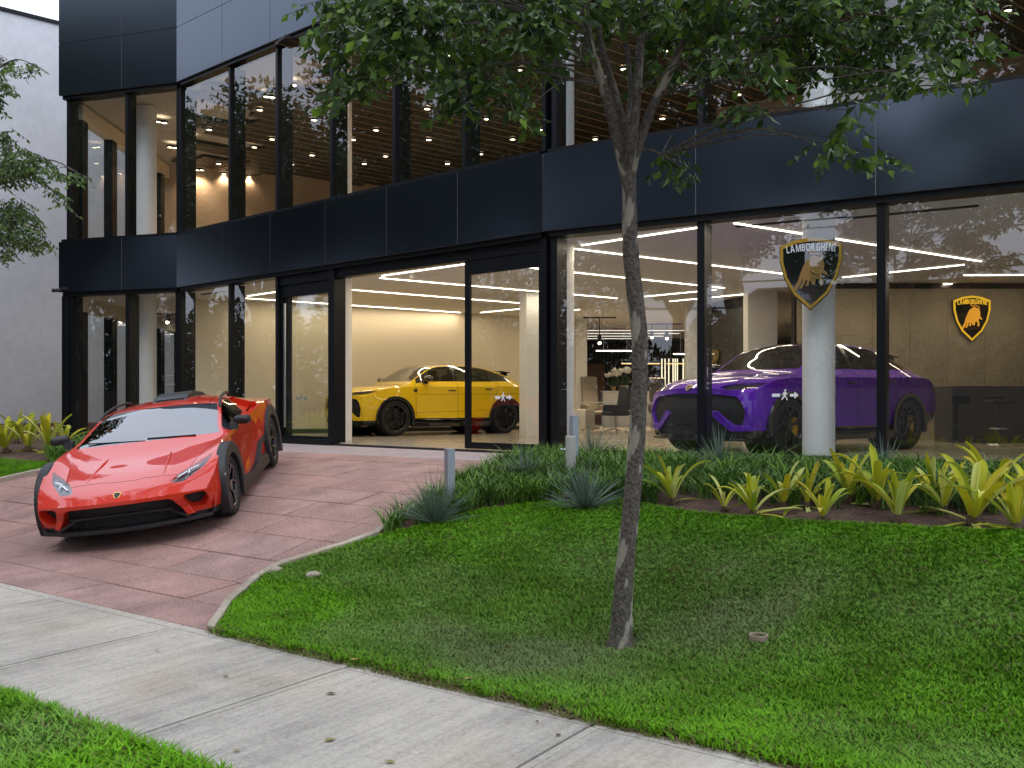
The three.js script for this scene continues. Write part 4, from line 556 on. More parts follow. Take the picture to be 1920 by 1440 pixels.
    m('side_sill', at(extrude([[-0.42, 0.20], [-0.42, 0.29], [-1.5, 0.255], [-2.52, 0.31], [-2.56, 0.20]], 0.06, 0.008), 0, 0, 0.93), M.gloss);
    m('door_mirror', merge([ell(0.10, 0.075, 0.135, -0.80, 1.255, 1.03), at(box(0.10, 0.03, 0.14), -0.77, 1.185, 0.93, 0.4)]), M.gloss);
    m('door_handle', at(new RoundedBoxGeometry(0.20, 0.03, 0.035, 2, 0.012), -1.48, 1.005, 0.962), M.gloss); m('door_handle', at(new RoundedBoxGeometry(0.20, 0.03, 0.035, 2, 0.012), -2.50, 1.04, 0.985), M.gloss);
    m('light_bar', merge([at(box(0.26, 0.008, 0.012), 0.60, 0.945, 0.66, 0, 0.75, -0.1), at(box(0.12, 0.008, 0.012), 0.45, 0.96, 0.80, 0, 0.1, -0.05), at(box(0.09, 0.02, 0.02), 0.52, 0.935, 0.74, 0, 0.75, -0.1)]), M.ledcool2);
    for (const cx of [0, -3.006]) { const wl = makeWheel(0.39, 0.295, 0.285, M.tyre, M.rim, calM, 5, 0.5); wl.position.set(cx, 0.39, s * 0.845); if (s < 0) wl.rotation.y = Math.PI; t.add(wl); mesh('wheel_well', well(cx, 0.39, 0.45, s > 0 ? 0.5 : -0.98 + 0.46, s > 0 ? 0.505 : -0.98 + 0.465), M.inner, t); }
    m('exhaust_pipe', at(new THREE.CylinderGeometry(0.05, 0.05, 0.1, 20, 1, true).rotateZ(Math.PI / 2), -4.08, 0.46, 0.55), M.steel);
    mesh('car_seat', merge([at(new RoundedBoxGeometry(0.15, 0.66, 0.50, 3, 0.06), -1.72, 1.06, s * 0.38, 0, 0, 0.25), at(new RoundedBoxGeometry(0.5, 0.14, 0.5, 3, 0.06), -1.45, 0.76, s * 0.38), at(new RoundedBoxGeometry(0.09, 0.18, 0.26, 3, 0.04), -1.83, 1.42, s * 0.38, 0, 0, 0.2)]), M.inner, t);
  }
  const full = []; for (let i = -12; i <= 12; i++) { const z = i / 12 * 0.82; full.push([z, 0.95 - 0.26 * Math.pow(Math.abs(z) / 0.95, 2.4)]); } full.push([0.76, 0.5], [-0.76, 0.5]);
  const sp = extrude(full, 0.025, 0.005); sp.rotateX(Math.PI / 2); sp.rotateY(Math.PI / 2); mesh('front_splitter', sp.translate(0, 0.235, 0), M.gloss, t);
  mesh('grille_bar', bowed(merge([0.64, 0.69, 0.74, 0.79, 0.585, 0.41, 0.48].flatMap((y, k) => range(-0.6, 0.6, 12).slice(0, 12).map((z) => at(box(0.015, k === 4 ? 0.022 : 0.009, 0.1), 0.90, y, z + 0.05)))), 0.26, 2.4), M.gloss, t);
  mesh('spoiler', merge([at(new RoundedBoxGeometry(0.30, 0.025, 1.05, 2, 0.01), -3.34, 1.475, 0, 0, 0, 0.1), ...[1, -1].map((s) => at(new RoundedBoxGeometry(0.2, 0.09, 0.03, 2, 0.01), -3.32, 1.43, s * 0.48))]), M.gloss, t);
  mesh('dashboard', merge([at(new RoundedBoxGeometry(0.6, 0.14, 1.5, 2, 0.05), -0.90, 1.10, 0), at(box(2.9, 0.60, 1.5), -2.1, 0.52, 0), at(new RoundedBoxGeometry(0.2, 0.6, 1.3, 3, 0.08), -2.75, 0.98, 0, 0, 0, 0.25)]), M.inner, t);
  const sw = mesh('steering_wheel', new THREE.TorusGeometry(0.175, 0.015, 8, 30), M.black, t); sw.position.set(-1.12, 1.16, -0.38); sw.rotation.y = Math.PI / 2;
  mesh('rear_view_mirror', new RoundedBoxGeometry(0.04, 0.07, 0.22, 2, 0.02).translate(-0.98, 1.44, 0), M.black, t);
  mesh('floor_pan', at(box(4.5, 0.08, 1.55), -1.6, 0.28, 0), M.inner, t);
  badge(t, 0.095, [0, 0, 0], [0, 0, 0]); const bd = t.children[t.children.length - 1]; bd.position.set(0.945, 0.925, 0); bd.rotation.set(0, Math.PI / 2, 0); bd.rotateX(-0.75);
  return t;
}
const red = sportsCar(); finishCar(red, -4.046, 10.17, 3.042, 2.629, 0.845, (X, d) => groundAt(X, d) + 0.001);
const yel = utilityCar('utility_car', 'yellow coupe roofed sport utility car inside the open showroom doors', [0.84, 0.57, 0.008], [0.02, 0.02, 0.02]); finishCar(yel, -3.115, 20.41, 4.049, 3.006, 0.845, () => FLOOR + 0.001);
const pur = utilityCar('utility_car', 'purple coupe roofed sport utility car behind the tall glass panes', [0.115, 0.008, 0.46], [0.75, 0.42, 0.01], { paint: { metalness: 0.25 } }); finishCar(pur, 3.184, 13.06, 4.066, 3.006, 0.845, () => FLOOR + 0.001);
// ---------------------------------------------------------------- neighbours, street trees, cables (some only mirrored in the glass)
M.plasterDark = mat(0.22, 0.21, 0.19, 0.95, { map: T.plaster });
{ const n = thing('neighbouring_building', 'pale plastered blank wall of the neighbouring building with a dark coping', 'building'), a = [-16.6, 22.9], b = [-9.6, 28.83];
  wallTo('wall', a, b, 1.05, 12.45, 6, M.plaster, n); const f = facade(a, b); fbox('plinth', f, 0, f.L, 0.3, 1.045, -5.99, 0.012, M.brick, n); fbox('coping', f, -0.04, f.L + 0.04, 12.452, 12.55, -6.03, 0.05, M.frame, n); }
function leafGeo(L, w, fold = 0.25) { const p = [0, 0, 0, -w / 2, L * 0.45, fold * w, 0, L * 0.5, 0, w / 2, L * 0.45, fold * w, 0, L, -fold * w * 0.6], i = [0, 2, 1, 0, 3, 2, 1, 2, 4, 2, 3, 4]; const g = new THREE.BufferGeometry(); g.setAttribute('position', new THREE.Float32BufferAttribute(p, 3)); g.setIndex(i); g.computeVertexNormals(); return g; }
function leafCloud(list, base) { // many single leaves joined into one crown; list of [position, quaternion, scale, tint]
  const bp = base.attributes.position, bn = base.attributes.normal, bi = base.index, n = bp.count, pos = new Float32Array(list.length * n * 3), nor = new Float32Array(list.length * n * 3), col = new Float32Array(list.length * n * 3), idx = new Uint32Array(list.length * bi.count), v = V(0, 0, 0);
  list.forEach(([p, q, s, c], k) => { for (let i = 0; i < n; i++) { const o = (k * n + i) * 3; v.fromBufferAttribute(bp, i).multiplyScalar(s).applyQuaternion(q).add(p); pos[o] = v.x; pos[o + 1] = v.y; pos[o + 2] = v.z; v.fromBufferAttribute(bn, i).applyQuaternion(q); nor[o] = v.x; nor[o + 1] = v.y; nor[o + 2] = v.z; col[o] = c[0]; col[o + 1] = c[1]; col[o + 2] = c[2]; } for (let i = 0; i < bi.count; i++) idx[k * bi.count + i] = bi.getX(i) + k * n; });
  const g = new THREE.BufferGeometry(); g.setAttribute('position', new THREE.BufferAttribute(pos, 3)); g.setAttribute('normal', new THREE.BufferAttribute(nor, 3)); g.setAttribute('color', new THREE.BufferAttribute(col, 3)); g.setIndex(new THREE.BufferAttribute(idx, 1)); return g;
}
M.leaf = phys(1, 1, 1, 1, { transmission: 0.35, thickness: 0, side: THREE.DoubleSide, vertexColors: true });
const randQ = (r, droop = 0) => { const e = new THREE.Euler((r() - 0.5) * 2.4 + droop, r() * Math.PI * 2, (r() - 0.5) * 1.6, 'YXZ'); return new THREE.Quaternion().setFromEuler(e); };
function ballPoint(r) { let p; do { p = V(r() * 2 - 1, r() * 2 - 1, r() * 2 - 1); } while (p.lengthSq() > 1); return p; }
function bigTree(label, X, d, h, cr, seed, lean = 0, grp = 'street trees across the road', n = 9000, ls = 0.30) { // a broad street tree, large leaf sprays
  const t = thing('street_tree', label, 'tree', [X, -0.05, -d], 0, grp), r = rng(seed), limbs = [], blobs = [];
  const top = V(lean, h * 0.42, 0); limbs.push(taperTube([V(0, -0.2, 0), V(lean * 0.3, h * 0.15, 0.1), V(lean * 0.7, h * 0.3, 0), top], [0.42, 0.34, 0.30, 0.27].map((x) => x * h / 13), 20, 14, 0.12, seed));
  for (let k = 0; k < 8; k++) { const a = k / 8 * Math.PI * 2 + r(), e = V(lean + Math.cos(a) * cr * (0.5 + 0.4 * r()), h * (0.6 + 0.32 * r()), Math.sin(a) * cr * (0.5 + 0.4 * r())), m = top.clone().lerp(e, 0.5).add(V(0, h * 0.06, 0)); limbs.push(taperTube([top.clone().add(V(0, -0.3, 0)), m, e], [0.17, 0.09, 0.03].map((x) => x * h / 13), 12, 8, 0.1, seed + k)); blobs.push(e, m, m.clone().lerp(e, 0.5).add(V(r() - 0.5, 0.6, r() - 0.5))); }
  mesh('trunk', merge(limbs), M.bark, t); const list = [];
  for (let k = 0; k < n; k++) { const b = blobs[Math.floor(r() * blobs.length)], p = ballPoint(r).multiplyScalar(cr * 0.36).multiply(V(1, 0.7, 1)).add(b), g = 0.7 + 0.7 * r(); list.push([p, randQ(r, 1.2), 0.7 + 0.8 * r(), [0.040 * g + 0.012 * r(), 0.088 * g, 0.018 * g]]); }
  mesh('crown', leafCloud(list, leafGeo(ls, ls * 0.68)), M.leaf, t);
  return t;
}
const sty = [['broad leafy street tree beside the lamp post across the road', -16.5, -11.6, 19, 6.0, 0.8], ['leaning broad tree in front of the tiled roof house', -8, -12.0, 18, 5.6, -1.4], ['tall leafy tree standing past the house across the road', 2.5, -11.8, 19, 5.8, 0.6], ['broad tree at the far end of the cables', 12, -12, 17, 5.4, -0.5], ['dense tree further along the far pavement', -26, -11.5, 20, 6.4, 0.4], ['tall dense tree past the end of the garden walls', -36, -12, 19, 6.4, 0.2], ['bushy tree behind the low garden wall', -12, -16, 13, 5.0, 0.2], ['bushy round tree rising behind the tiled roof', 7.5, -17, 14, 5.2, 0.3], ['spreading tree by the second garden wall', 19, -12, 14, 5, 0.2]];
sty.forEach(([l, u, v, h, cr, lean], i) => { const [X, d] = toXD(u, v); bigTree(l, X, d, h, cr, 900 + i, lean); });
[['tall tree on the near pavement before the white neighbour', -24, 13, 14.5, 5.2], ['dense tree behind the plots beside the white neighbour', -30, 22, 15.5, 6.0], ['wide tree on the corner plot beyond the white neighbour', -33, 9.5, 19, 6.5], ['full crowned tall tree between the corner plot and the road', -27, 3.5, 21, 7.0], ['very tall tree on the far side of the corner plot', -36, 1, 23, 7.5], ['low crowned tree at the plot boundary', -25, 19, 12.5, 5.2]].forEach(([l, X, d, h, cr], i) => bigTree(l, X, d, h, cr, 950 + i, 0.3, 'trees beyond the neighbour', 15000, 0.24));
for (let k = 0; k < 9; k++) { const u0 = -46 + k * 10.2, w = thing('garden_wall', 'rendered garden wall with hedge on top across the road', 'wall', [0, 0, 0], 0, 'garden walls across the road'), r = rng(1200 + k), list = []; mesh('wall', slab([[u0, -14.0], [u0 + 9.9, -14.0], [u0 + 9.9, -13.7], [u0, -13.7]], 2.2, 2.4, 0.01), M.plasterDark, w); for (let q = 0; q < 5200; q++) { const u = u0 + 9.9 * r(), v = -14.3 + 0.9 * (r() - 0.5), [X, d] = toXD(u, v), y = 0.8 + 4.8 * Math.pow(r(), 0.9) * (0.8 + 0.2 * Math.sin(u * 1.7)), g = 0.6 + 0.6 * r(); list.push([V(X, y, -d), randQ(r, 1), 0.5 + 0.5 * r(), [0.030 * g, 0.062 * g, 0.016 * g]]); } mesh('hedge', leafCloud(list, leafGeo(0.36, 0.24)), M.leaf, w); }
{ // house across the road
  const [hx, hd] = toXD(-3, -19), h = thing('house', 'low plastered house with a terracotta roof across the road', 'house', [hx, 0, -hd], Math.atan2(-0.5762, 0.8173));
  mesh('wall', at(box(15, 4.4, 7), 0, 2.1, 0), M.plaster, h); const g = extrude([[-8, 0], [8, 0], [5.4, 2.0], [-5.4, 2.0]], 8, 0); mesh('roof', g.translate(0, 4.3, -4), mat(0.30, 0.12, 0.07, 0.9), h);
  for (const x of [-5, -1.5, 4.6]) { const w = mesh('window', at(box(1.4, 1.3, 0.08), x, 2.3, -3.54), M.white, h); mesh('pane', at(box(1.2, 1.1, 0.02), x, 2.3, -3.595), M.black, w); } mesh('door', at(box(1.0, 2.2, 0.08), 1.8, 1.1, -3.54), M.tan, h);
}
const poleU = [-19, 9]; poleU.forEach((u, i) => { const [X, d] = toXD(u, -10.9), p = thing('utility_pole', i ? 'concrete utility pole with cross arm near the leaning tree' : 'concrete utility pole with cross arm and curved lamp bracket', 'pole', [X, -0.1, -d]); mesh('post', new THREE.CylinderGeometry(0.11, 0.17, 9, 14).translate(0, 4.5, 0), M.kerb, p); const a = mesh('cross_arm', box(0.12, 0.12, 2.2), M.darkmetal, p); a.position.y = 8.4; a.rotation.y = 0.6; if (!i) { mesh('lamp_bracket', tube([V(0, 7, 0), V(0.6, 8.2, -0.8), V(1.2, 8.6, -1.6)], 0.04, 20, 8), M.galv, p); mesh('lamp_head', at(new RoundedBoxGeometry(0.7, 0.14, 0.28, 2, 0.05), 1.4, 8.6, -1.85, 0, 0.9, 0), M.galv, p); } });
for (let k = 0; k < 7; k++) { const y = 5.6 + 0.42 * k + (k > 3 ? 0.5 : 0), v = -10.9 + (k % 3) * 0.35, pts = []; for (let i = 0; i <= 12; i++) { const u = lerp(-40, 30, i / 12), s = ((u + 19) % 28 + 28) % 28 / 28, [X, d] = toXD(u, v); pts.push(V(X, y - 0.5 * 4 * s * (1 - s), -d)); } tag(mesh('overhead_cable', tube(pts, k % 2 ? 0.018 : 0.03, 60, 6), M.matte), 'black overhead cable strung along the road between poles', 'cable', 'overhead cables'); }
bigTree('leafy tree in the bed beside the driveway before the white wall', -13.4, 17.4, 10.4, 2.5, 980, 0.0, 'trees beyond the neighbour', 15000, 0.13);
[['unseen hedge added at the street end to darken what the facade mirrors', -22, -6, -29, 1], ['unseen hedge added in the middle to darken what the facade mirrors', -29, 1, -35, 8], ['unseen hedge added at the back to darken what the facade mirrors', -35, 8, -37, 17], ['unseen hedge added behind the low crowned tree to darken what the facade mirrors', -33, 17, -30, 26]].forEach(([l, x0, d0, x1, d1], i) => { const r = rng(1300 + i), list = [], t = thing('added_hedge', l, 'hedge', [0, 0, 0], 0, 'unseen hedges added for the mirrored view'); for (let q = 0; q < 9500; q++) { const s = r(), g = 0.6 + 0.6 * r(); list.push([V(lerp(x0, x1, s) + (r() - 0.5) * 1.4, 0.1 + (i < 3 ? 10 : 6.6) * r() * (0.88 + 0.12 * Math.sin(s * 23 + i)), -lerp(d0, d1, s) + (r() - 0.5) * 1.4), randQ(r, 1), 0.7 + 0.6 * r(), [0.032 * g, 0.066 * g, 0.016 * g]]); } mesh('foliage', leafCloud(list, leafGeo(0.34, 0.23)), M.leaf, t); mesh('stems', merge(range(0.05, 0.95, 9).map((s) => rod(V(lerp(x0, x1, s), -0.2, -lerp(d0, d1, s)), V(lerp(x0, x1, s), 5.2, -lerp(d0, d1, s)), 0.06, 6))), M.bark, t); });  // hedges out of view, added to cover low sky mirrored in the facade band
// ---------------------------------------------------------------- the young tree on the lawn
function pxPoint(px, py, d) { return V(ray(px, d), hAt(py, d), -d); }
function twigsAndLeaves(t, blobs, limbs, seed, leaf, size, per, cols, extra = []) {
  const r = rng(seed), list = [], tw = []; const nearest = (p) => { let b = limbs[0], m = 1e9; for (const q of limbs) { const e = q.distanceTo(p) + Math.max(0, q.y - p.y) * 0.5; if (e < m) { m = e; b = q; } } return b; };
  for (const [c, rad, dens, bright] of [...blobs, ...extra]) {
    const a = nearest(c), D0 = Math.min(0.12, a.distanceTo(c) * 0.2), m = a.clone().lerp(c, 0.55).add(V((r() - 0.5) * D0, D0, (r() - 0.5) * D0)); tw.push(taperTube([a, m, c], [0.008, 0.005, 0.003], 10, 5, 0, 1));
    const sprays = Math.max(3, Math.round(rad * rad * per * dens));
    for (let s = 0; s < sprays; s++) { // a spray: a thin drooping twig with paired leaves
      const o = ballPoint(r).multiplyScalar(rad).multiply(V(1, 0.75, 1)).add(c), az = r() * 6.283, dr = -0.25 - 0.75 * r(), dir = V(Math.cos(az), dr, Math.sin(az)).normalize(), L = 0.10 + 0.16 * r(), g0 = 0.75 + 0.5 * r();
      tw.push(rod(o, o.clone().addScaledVector(dir, L), 0.0022, 3));
      const n = 4 + Math.floor(r() * 5);
      for (let k = 0; k < n; k++) { const p = o.clone().addScaledVector(dir, L * (k + 0.4) / n), q = new THREE.Quaternion().setFromUnitVectors(V(0, 1, 0), V(Math.cos(az + (k % 2 ? 1 : -1) * (0.7 + 0.5 * r())), -0.35 - 1.0 * r(), Math.sin(az + (k % 2 ? 1 : -1) * (0.7 + 0.5 * r()))).normalize()).multiply(new THREE.Quaternion().setFromAxisAngle(V(0, 1, 0), r() * 6.28)); const b = cols[Math.floor(r() * cols.length)], kk = g0 * (0.8 + 0.4 * r()) * (bright || 1); list.push([p, q, size * (0.65 + 0.6 * r()), [b[0] * kk, b[1] * kk, b[2] * kk]]); }
    }
  }
  return [mesh('branches', merge(tw), M.bark, t), mesh('crown', leafCloud(list, leaf), M.leaf, t)];
}
const [treeX, treeD] = onGround(1163, 1213), treeY = groundAt(treeX, treeD) - 0.03;
{
  const t = thing('young_tree', 'slender tree with flaking mottled bark standing on the lawn', 'tree', [0, 0, 0]), D = treeD, limbs = [];
  const path = (arr) => arr.map(([x, y, dd = 0]) => pxPoint(x, y, D + dd));
  const trunkP = [V(treeX - 0.004, treeY - 0.1, -D), ...path([[1164, 1195], [1168, 1120], [1177, 1010], [1188, 900], [1196, 790], [1199, 700], [1198, 620], [1189, 540], [1182, 460], [1180, 390], [1178, 335], [1172, 295]])];
  const k = D / FOC; const skins = [taperTube(trunkP, [31, 21.5, 18, 16.2, 15.4, 15, 14.8, 15.2, 15.4, 14.4, 13.2, 13.6, 16].map((x) => x * k), 130, 26, 0.085, 4)];
  const L = [[[1176, 330], [1158, 262], [1136, 180], [1112, 105], [1098, 30], [1082, -70, -0.2], [1050, -190, -0.4]], [[1176, 320], [1172, 250, 0.15], [1152, 170, 0.25], [1128, 90, 0.35], [1118, 0, 0.5], [1100, -130, 0.7]], [[1178, 330], [1186, 265, -0.1], [1194, 180, -0.1], [1200, 90, -0.05], [1208, 0], [1222, -140, 0.2]], [[1180, 325], [1200, 262], [1226, 195, 0.05], [1258, 130, 0.1], [1288, 60, 0.1], [1312, -10, 0.15], [1360, -130, 0.3]], [[1174, 310], [1178, 240, 0.3], [1182, 150, 0.5], [1168, 40, 0.7], [1176, -120, 1.0]]];
  const rr = [[16, 14, 12, 10.5, 9, 7, 4], [13, 10.5, 9, 8, 7, 4], [13, 11.5, 10.5, 10, 8.5, 5], [15, 12, 10.5, 9.5, 8.5, 7, 4], [10, 8, 7, 6, 4]];
  L.forEach((l, i) => { const p = path(l); skins.push(taperTube(p, rr[i].map((x) => 0.8 * x * k), 40, 16, 0.10, 20 + i)); new THREE.CatmullRomCurve3(p).getPoints(24).forEach((q, j) => { if (j > 8) limbs.push(q); }); });
  skins.push(taperTube(path([[1180, 300], [1196, 285], [1214, 280], [1240, 290], [1275, 312]]), [4, 3.4, 3, 2.2, 1].map((x) => x * k), 16, 8, 0.1, 40));
  limbs.push(pxPoint(1240, 290, D)); mesh('trunk', merge(skins), M.bark, t);
  const r = rng(50), B = [[600, 12, 34], [640, 40, 52], [690, 95, 62], [655, 150, 36], [740, 60, 74], [800, 100, 66], [850, 45, 72], [862, 168, 46], [930, 60, 70], [905, 140, 48], [950, 165, 40], [998, 60, 60], [985, 205, 26], [1015, 110, 36], [1060, 20, 46], [1140, 20, 50], [1225, 120, 44], [1240, 50, 50], [1290, 40, 50], [1340, 110, 54], [1388, 190, 34], [1345, 40, 60], [1430, 50, 66], [1478, 105, 48], [1528, 105, 46], [1555, 30, 58], [1598, 140, 42], [1588, 205, 34], [1570, 258, 32], [1622, 285, 28], [1545, 275, 22], [1645, 55, 56], [1700, 50, 56], [1716, 125, 44], [1755, 40, 56], [1785, 105, 40], [1826, 80, 34], [1846, 155, 20], [1760, 150, 24], [1258, 292, 30], [1285, 325, 20], [630, 178, 18], [705, 30, 60], [780, 20, 60], [1500, 30, 60], [1600, 80, 50], ...Array.from({ length: 22 }, (_, i) => [610 + i * 57, -8, 46]), [1010, 20, 60], [1420, 120, 44], [1660, 110, 40]];
  const blobs = B.map(([x, y, rad]) => { const limbZone = x > 1060 && x < 1340 && y > -5 && y < 250, dd = D + (limbZone ? 0.5 + 0.5 * r() : (r() - 0.5) * 1.3); return [pxPoint(x, y, dd), rad * dd / FOC, 1, 1]; });
  const extra = []; for (let i = 0; i < 34; i++) { const p = ballPoint(r); extra.push([V(treeX + 0.35 + p.x * 2.5, 5.5 + p.y * 1.25, -D - p.z * 2.1), 0.42 + 0.2 * r(), 0.55, 1]); }
  twigsAndLeaves(t, blobs, limbs, 61, leafGeo(1, 0.52), 0.083, 720, [[0.050, 0.110, 0.012], [0.075, 0.150, 0.016], [0.032, 0.075, 0.012], [0.13, 0.23, 0.016]], extra);
}
{ // tree outside the frame whose branches reach in front of the white wall
  const t = thing('garden_tree', 'small leaved tree reaching over the planting bed before the white wall', 'tree'), X = -6.75, d = 9.9, g = groundAt(X, d) - 0.1, limbs = [], skins = [taperTube([V(X, g, -d), V(X + 0.06, 1.8, -d), V(X - 0.05, 3.0, -d), V(X + 0.1, 4.6, -d), V(X - 0.1, 6.4, -d - 0.4), V(X + 0.5, 8.6, -d - 1.4)], [0.13, 0.11, 0.10, 0.08, 0.06, 0.025], 40, 14, 0.1, 7)];
  const P2 = (px, py, dd = 0) => pxPoint(px, py, d + dd);
  for (const l of [[V(X + 0.05, 3.3, -d), P2(-20, 330), P2(40, 310), P2(95, 300), P2(165, 335)], [V(X, 2.6, -d), P2(-30, 420), P2(30, 415), P2(70, 425)], [V(X + 0.05, 4.2, -d), P2(-30, 150), P2(30, 112), P2(70, 124)], [P2(40, 310), P2(90, 350), P2(125, 378)]]) { skins.push(taperTube(l, [0.022, 0.014, 0.009, 0.004], 24, 8, 0.1, 9)); new THREE.CatmullRomCurve3(l).getPoints(12).forEach((q) => limbs.push(q)); }
  limbs.push(V(X - 0.1, 6.4, -d - 0.4), V(X + 0.2, 7.6, -d - 0.9), V(X + 0.5, 8.6, -d - 1.4)); mesh('trunk', merge(skins), M.bark, t); const r = rng(71);
  const B = [[10, 255, 24], [35, 300, 34], [10, 325, 30], [75, 300, 22], [60, 325, 24], [105, 318, 16], [130, 330, 15], [158, 335, 10], [105, 352, 13], [122, 378, 10], [20, 395, 38], [45, 400, 22], [10, 430, 36], [50, 440, 30], [80, 448, 16], [8, 470, 20], [15, 112, 18], [50, 122, 14], [72, 126, 9], [-40, 300, 60], [-60, 400, 60], [-40, 150, 60]];
  twigsAndLeaves(t, B.map(([x, y, rad]) => [P2(x, y, (r() - 0.5) * 0.5), rad * d / FOC, 1, 1]), limbs, 73, leafGeo(1, 0.42), 0.066, 1250, [[0.10, 0.185, 0.030], [0.14, 0.23, 0.035], [0.07, 0.14, 0.03]], Array.from({ length: 46 }, (_, i) => { const p = ballPoint(r); return i < 16 ? [V(X - 0.7 + p.x * 1.3, 5.4 + p.y * 1.2, -d + p.z * 1.4), 0.4, 0.6, 1] : [V(-5.9 + p.x * 2.6, 8.9 + p.y * 1.25, -12 + p.z * 2.2), 0.5, 0.5, 1]; }));
}
// ---------------------------------------------------------------- lawn, border plants
const edgePx = [[690, 1014], [770, 997], [900, 962], [1020, 948], [1150, 938], [1200, 950], [1300, 967], [1450, 980], [1600, 988], [1750, 996], [1920, 1004], [2200, 1016], [2600, 1030]];
const edge = edgePx.map((p) => toUV(...onGround(...p))).sort((a, b) => a[0] - b[0]);
const edgeV = (u) => { let i = 0; while (i < edge.length - 2 && u > edge[i + 1][0]) i++; const [a, b] = [edge[i], edge[i + 1]]; return lerp(a[1], b[1], clamp((u - a[0]) / (b[0] - a[0]))); };
const inView = (X, y, d, m = 60) => { if (d < 0.5) return false; const px = 960 + FOC * X / d, py = HOR - FOC * (y - EYE) / d; return px > -m && px < 1920 + m && py < 1440 + 3 * m; };
function bladeGeo(n, h, w, spread, seed, lean = 0.5, seg = 2) { // a tuft of n bent blades
  const r = rng(seed), pos = [], idx = []; let o = 0;
  for (let k = 0; k < n; k++) { const a = r() * 6.283, b = r() * 6.283, x = Math.cos(b) * spread * Math.sqrt(r()), z = Math.sin(b) * spread * Math.sqrt(r()), H = h * (0.55 + 0.6 * r()), ln = lean * (0.3 + 0.9 * r()) * H, ww = w * (0.7 + 0.5 * r()), c = Math.cos(a), s = Math.sin(a); for (let i = 0; i <= seg; i++) { const t = i / seg, hw = ww / 2 * (i === seg ? 0 : 1 - 0.35 * t), f = ln * t * t, y = H * (t - 0.18 * lean * t * t); if (i < seg) pos.push(x + c * f - s * hw, y, z + s * f + c * hw, x + c * f + s * hw, y, z + s * f - c * hw); else pos.push(x + c * f, y, z + s * f); } for (let i = 0; i < seg - 1; i++) { const q = o + i * 2; idx.push(q, q + 1, q + 2, q + 2, q + 1, q + 3); } const q = o + (seg - 1) * 2; idx.push(q, q + 1, q + 2); o += seg * 2 + 1; }
  const g = new THREE.BufferGeometry(); g.setAttribute('position', new THREE.Float32BufferAttribute(pos, 3)); g.setIndex(idx); g.computeVertexNormals(); return g;
}
M.grass = phys(1, 1, 1, 0.5, { side: THREE.DoubleSide, specularIntensity: 0.14 });
function scatter(name, geo, m, pts, label, category) { const im = new THREE.InstancedMesh(geo, m, pts.length), M4 = new THREE.Matrix4(), q = new THREE.Quaternion(), c = new THREE.Color(); pts.forEach(([X, y, d, s, rot, col, tilt = 0], i) => { q.setFromEuler(new THREE.Euler(tilt, rot, tilt * 0.5)); M4.compose(V(X, y, -d), q, V(s, s, s)); im.setMatrixAt(i, M4); im.setColorAt(i, c.setRGB(...col)); }); im.name = numbered(name); im.castShadow = im.receiveShadow = true; scene.add(im); return tag(im, label, category, null, 'stuff'); }
